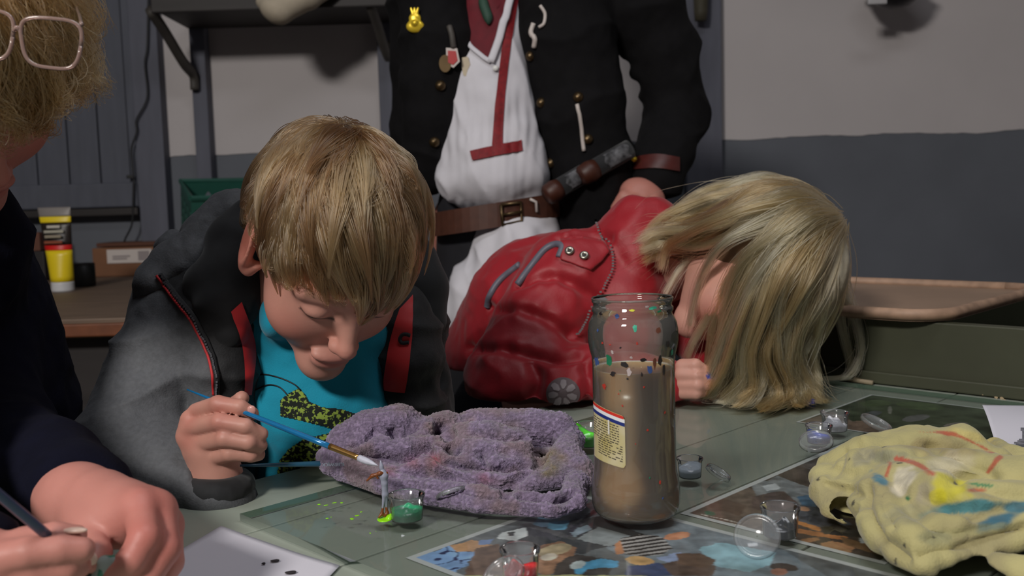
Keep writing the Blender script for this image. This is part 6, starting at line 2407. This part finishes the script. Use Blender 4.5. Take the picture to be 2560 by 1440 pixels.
s.chain([P(1232, -60, 1.86), P(1230, 130, 1.855), P(1234, 290, 1.845), P(1230, 420, 1.84), P(1230, 560, 1.84)], [.055, .055, .082, .098, .09], .015, -1)
s.cone(P(1552, 165, 1.9), P(1585, 235, 1.95), .008, .014, .01, -1)
s.cone(P(1552, 165, 2.2), P(1585, 235, 2.2), .008, .014, .01, -1)
s.chain([P(1560, 165, 1.8), P(1562, 168, 2.4)], .012, .008, -1)
s.chain([P(1580, 220, 1.8), P(1582, 222, 2.4)], .018, .008, -1)
s.chain([P(1594, 265, 1.8), P(1594, 265, 2.4)], .011, .008, -1)
V, F = s.mesh(.005)
V = smooth_mesh(V, F, 2)
N_ = normals(V, F)
fold = (1 - np.abs(vnoise(V @ A3([[8, 0, 5], [0, 8, 0], [-6, 0, 14.]]), 1.0, 11))) ** 2
V = V + N_ * (.010 * (fold - .4) + .002 * fbm(V, 30, 2, 3))[:, None]
coat = obj('coat', V, F, m_coat, man)
coat['label'] = 'long black wool coat with brass buttons and pinned badges'
CT = Surf(V, F)
m_brass = mat('old_brass', c(84, 68, 46), 0.35, metal=.8, var=.2)
m_goldb = mat('bright_gilt', c(240, 206, 60), 0.3, metal=.5)
for (x, y) in ((1101, 214), (1327, 140), (1354, 257), (1446, 243), (1378, 408), (1086, 355), (1470, 348)):
    p = CT.hit(x, y, .0)
    if p is not None:
        obj('coat_button', *g_lathe([(.0001, .008), (.005, .0072), (.0095, .004), (.0105, .0005), (.0105, -.003)], p, 18, axis=(.1, -1, .15)), m_brass, coat)
# gilt crown badge
p = CT.hit(1043, 55, .008)
s = SDF()
k = MY / F_PX
s.ell(p + A3([0, 0, -14 * k]), (21 * k, .006, 15 * k), .004)
s.ell(p + A3([0, 0, 4 * k]), (14 * k, .005, 12 * k), .004)
s.ell(p + A3([0, -.003, -8 * k]), (8 * k, .008, 8 * k), .002)
for dx in (-8, 0, 8):
    s.cone(p + A3([dx * .6 * k, 0, 14 * k]), p + A3([dx * k, 0, 27 * k]), 3.5 * k, 2.5 * k, .002)
V, F = s.mesh(.0012)
obj('crown_badge', V, F, m_goldb, coat)['label'] = 'bright gilt crown-shaped badge'


def plaque(name, px, py, pts, th, mm, off=.004, par=None):
    p = CT.hit(px, py, off)
    n = len(pts)
    V = [p + A3([x * k, 0, -y * k]) for x, y in pts] + [p + A3([x * k, -th, -y * k]) for x, y in pts]
    F = [tuple(range(n)), tuple(range(n, 2 * n))[::-1]] + [(i, (i + 1) % n, n + (i + 1) % n, n + i) for i in range(n)]
    return obj(name, V, F, mm, par or coat, smooth=False)


m_badgew = mat('badge_white', c(196, 186, 180), .5)
sh_ = [(-14, -24), (12, -22), (17, 8), (2, 22), (-14, 14)]
bd = plaque('shield_badge', 1129, 146, sh_, .004, m_badgew, .006)
plaque('red_field', 1129, 146, [(x * .72, y * .72) for x, y in sh_], .0055, mat('badge_red', c(170, 24, 26), .4), .006, bd)
plaque('medal_disc', 1112, 160, ring(0, 0, 14, 20, 18), .003, m_brass, .004)
plaque('pale_charm', 1160, 168, [(-8, -22), (6, -24), (11, -6), (4, 8), (0, 22), (-6, 18), (-9, 0)], .005, mat('bone', c(190, 176, 150), .6), .005)
for ln, rr, mm, nm in (([(1122, 70), (1128, 90), (1132, 120)], .006, m_brack, 'badge_ribbon'), ([(1352, 14), (1364, 34), (1362, 60), (1350, 70)], .0035, m_badgew, 'chain'),
                       ([(1336, 60), (1330, 84), (1340, 96), (1338, 118)], .005, m_badgew, 'chain_charm'), ([(1444, 262), (1452, 310), (1456, 345), (1460, 378)], .004, m_badgew, 'pale_strap')):
    obj(nm, *g_tube(CT.line(ln, 14, .004), rr, 7), mm, coat)
# cuff strap of reddish leather
m_leath = mat('brown_leather', c(74, 42, 30), 0.45, var=.25, vscale=40)
m_rleath = mat('red_leather', c(74, 28, 24), 0.45, var=.2, vscale=40)
Vd, Fd = strip(CT, [(1588, 394), (1640, 387), (1696, 394)], [(1586, 424), (1640, 421), (1696, 428)], 24, 6, .004)
obj('cuff_strap', Vd, Fd, m_rleath, coat)
p = CT.hit(1578, 398, .006)
if p is not None:
    obj('strap_stud', *g_lathe([(.0001, .006), (.005, .004), (.006, 0)], p, 14, axis=(0, -1, .1)), m_goldb, coat)
# trousers
s = SDF()
s.chain([(-.02, 2.06, 1.0), (-.02, 2.08, .80)], [.135, .15], .04)
for e in (-1, 1):
    s.chain([(-.01 + e * .09, 2.08, .78), (e * .12, 2.11, .45), (e * .125, 2.13, .07)], [.105, .085, .075], .04)
V, F = s.mesh(.008)
obj('trousers', V, F, mat('black_trousers', c(26, 26, 32), .85, var=.2), man)
for e in (-1, 1):
    s = SDF()
    s.ell((e * .125, 2.06, .045), (.055, .14, .05), .02)
    V, F = s.mesh(.007, zmin=.001)
    obj('shoe', V, F, m_jblack, man)
# belt with buckle, then the cartridge tubes hung on it
bp_ = []
bc = P(1245, 540, 2.0)
for t in np.linspace(0, 2 * math.pi, 49):
    bp_.append(bc + A3([.135 * math.cos(t), .115 * math.sin(t), .018 * math.cos(t) + .004]))
V = []
for p in bp_[:-1]:
    o_ = (p - bc) * A3([1, 1, 0])
    o_ = o_ / np.linalg.norm(o_)
    V += [p + A3([0, 0, .024]), p + A3([0, 0, -.024]), p + o_ * .004 + A3([0, 0, -.024]), p + o_ * .004 + A3([0, 0, .024])]
F = []
for i in range(48):
    j = (i + 1) % 48
    for a in range(4):
        b = (a + 1) % 4
        F.append((i * 4 + a, i * 4 + b, j * 4 + b, j * 4 + a))
belt = obj('belt', V, F, m_leath, man, smooth=False)
belt['label'] = 'wide brown leather belt with a brass buckle'
BS = Surf(V, F)
fr = [BS.hit(x, y, .005) for x, y in ((1252, 512), (1300, 506), (1303, 552), (1256, 562))]
if all(f is not None for f in fr):
    obj('buckle', *g_tube(fr + [fr[0]], .0038, 6), m_brass, belt)
    obj('buckle_prong', *g_tube([(fr[0] + fr[3]) / 2, (fr[1] + fr[2]) / 2 + A3([0, -.004, 0])], .003, 6), m_brass, belt)
pr_ = [BS.hit(x, y, .006) for x, y in ((1322, 498), (1336, 505), (1338, 530))]
if all(f is not None for f in pr_):
    obj('belt_tip', *g_tube(pr_, .003, 6), m_badgew, belt)
m_rust = mat('orange_brown_wood', c(64, 30, 18), .5, var=.3, vscale=40)
for i, (p0, p1) in enumerate((((1368, 488), (1475, 425)), ((1455, 440), (1575, 372)))):
    a0, a1 = P(*p0, 1.875), P(*p1, 1.90)
    e = empty('powder_tube', ['wood-ended dark tube with a pale label by the belt buckle', 'second dark tube with a pale label higher on the coat'][i], 'tube', 'tubes hung on the coat')
    d = a1 - a0
    obj('tube_body', *g_tube([a0 + d * .28, a0 + d * 1.0], .019, 14), m_jblack, e)
    obj('wooden_end', *g_tube([a0 - d * .05, a0, a0 + d * .18, a0 + d * .30], [.014, .020, .022, .019], 14), m_rust, e)
    cpt = a0 + d * .68
    V = []
    t_, s_2, u_ = frame_of(d)
    bdir = A3([0, -1.0, .2])
    bdir -= t_ * (bdir @ t_)
    bdir /= np.linalg.norm(bdir)
    sd = np.cross(t_, bdir)
    for a in np.linspace(-.7, .9, 7):
        for b in (-.026, -.008, .01, .026):
            V.append(cpt + t_ * (b + .004 * math.sin(a * 5 + b * 90)) +   .0202 * (math.cos(a) * bdir + math.sin(a) * sd))
    F = [(i_ * 4 + j_, i_ * 4 + j_ + 1, (i_ + 1) * 4 + j_ + 1, (i_ + 1) * 4 + j_) for i_ in range(6) for j_ in range(3)]
    obj('pale_label', V, F, mat('scuffed_label', c(26, 25, 28), .6, col2=c(104, 104, 108), vscale=60), e)
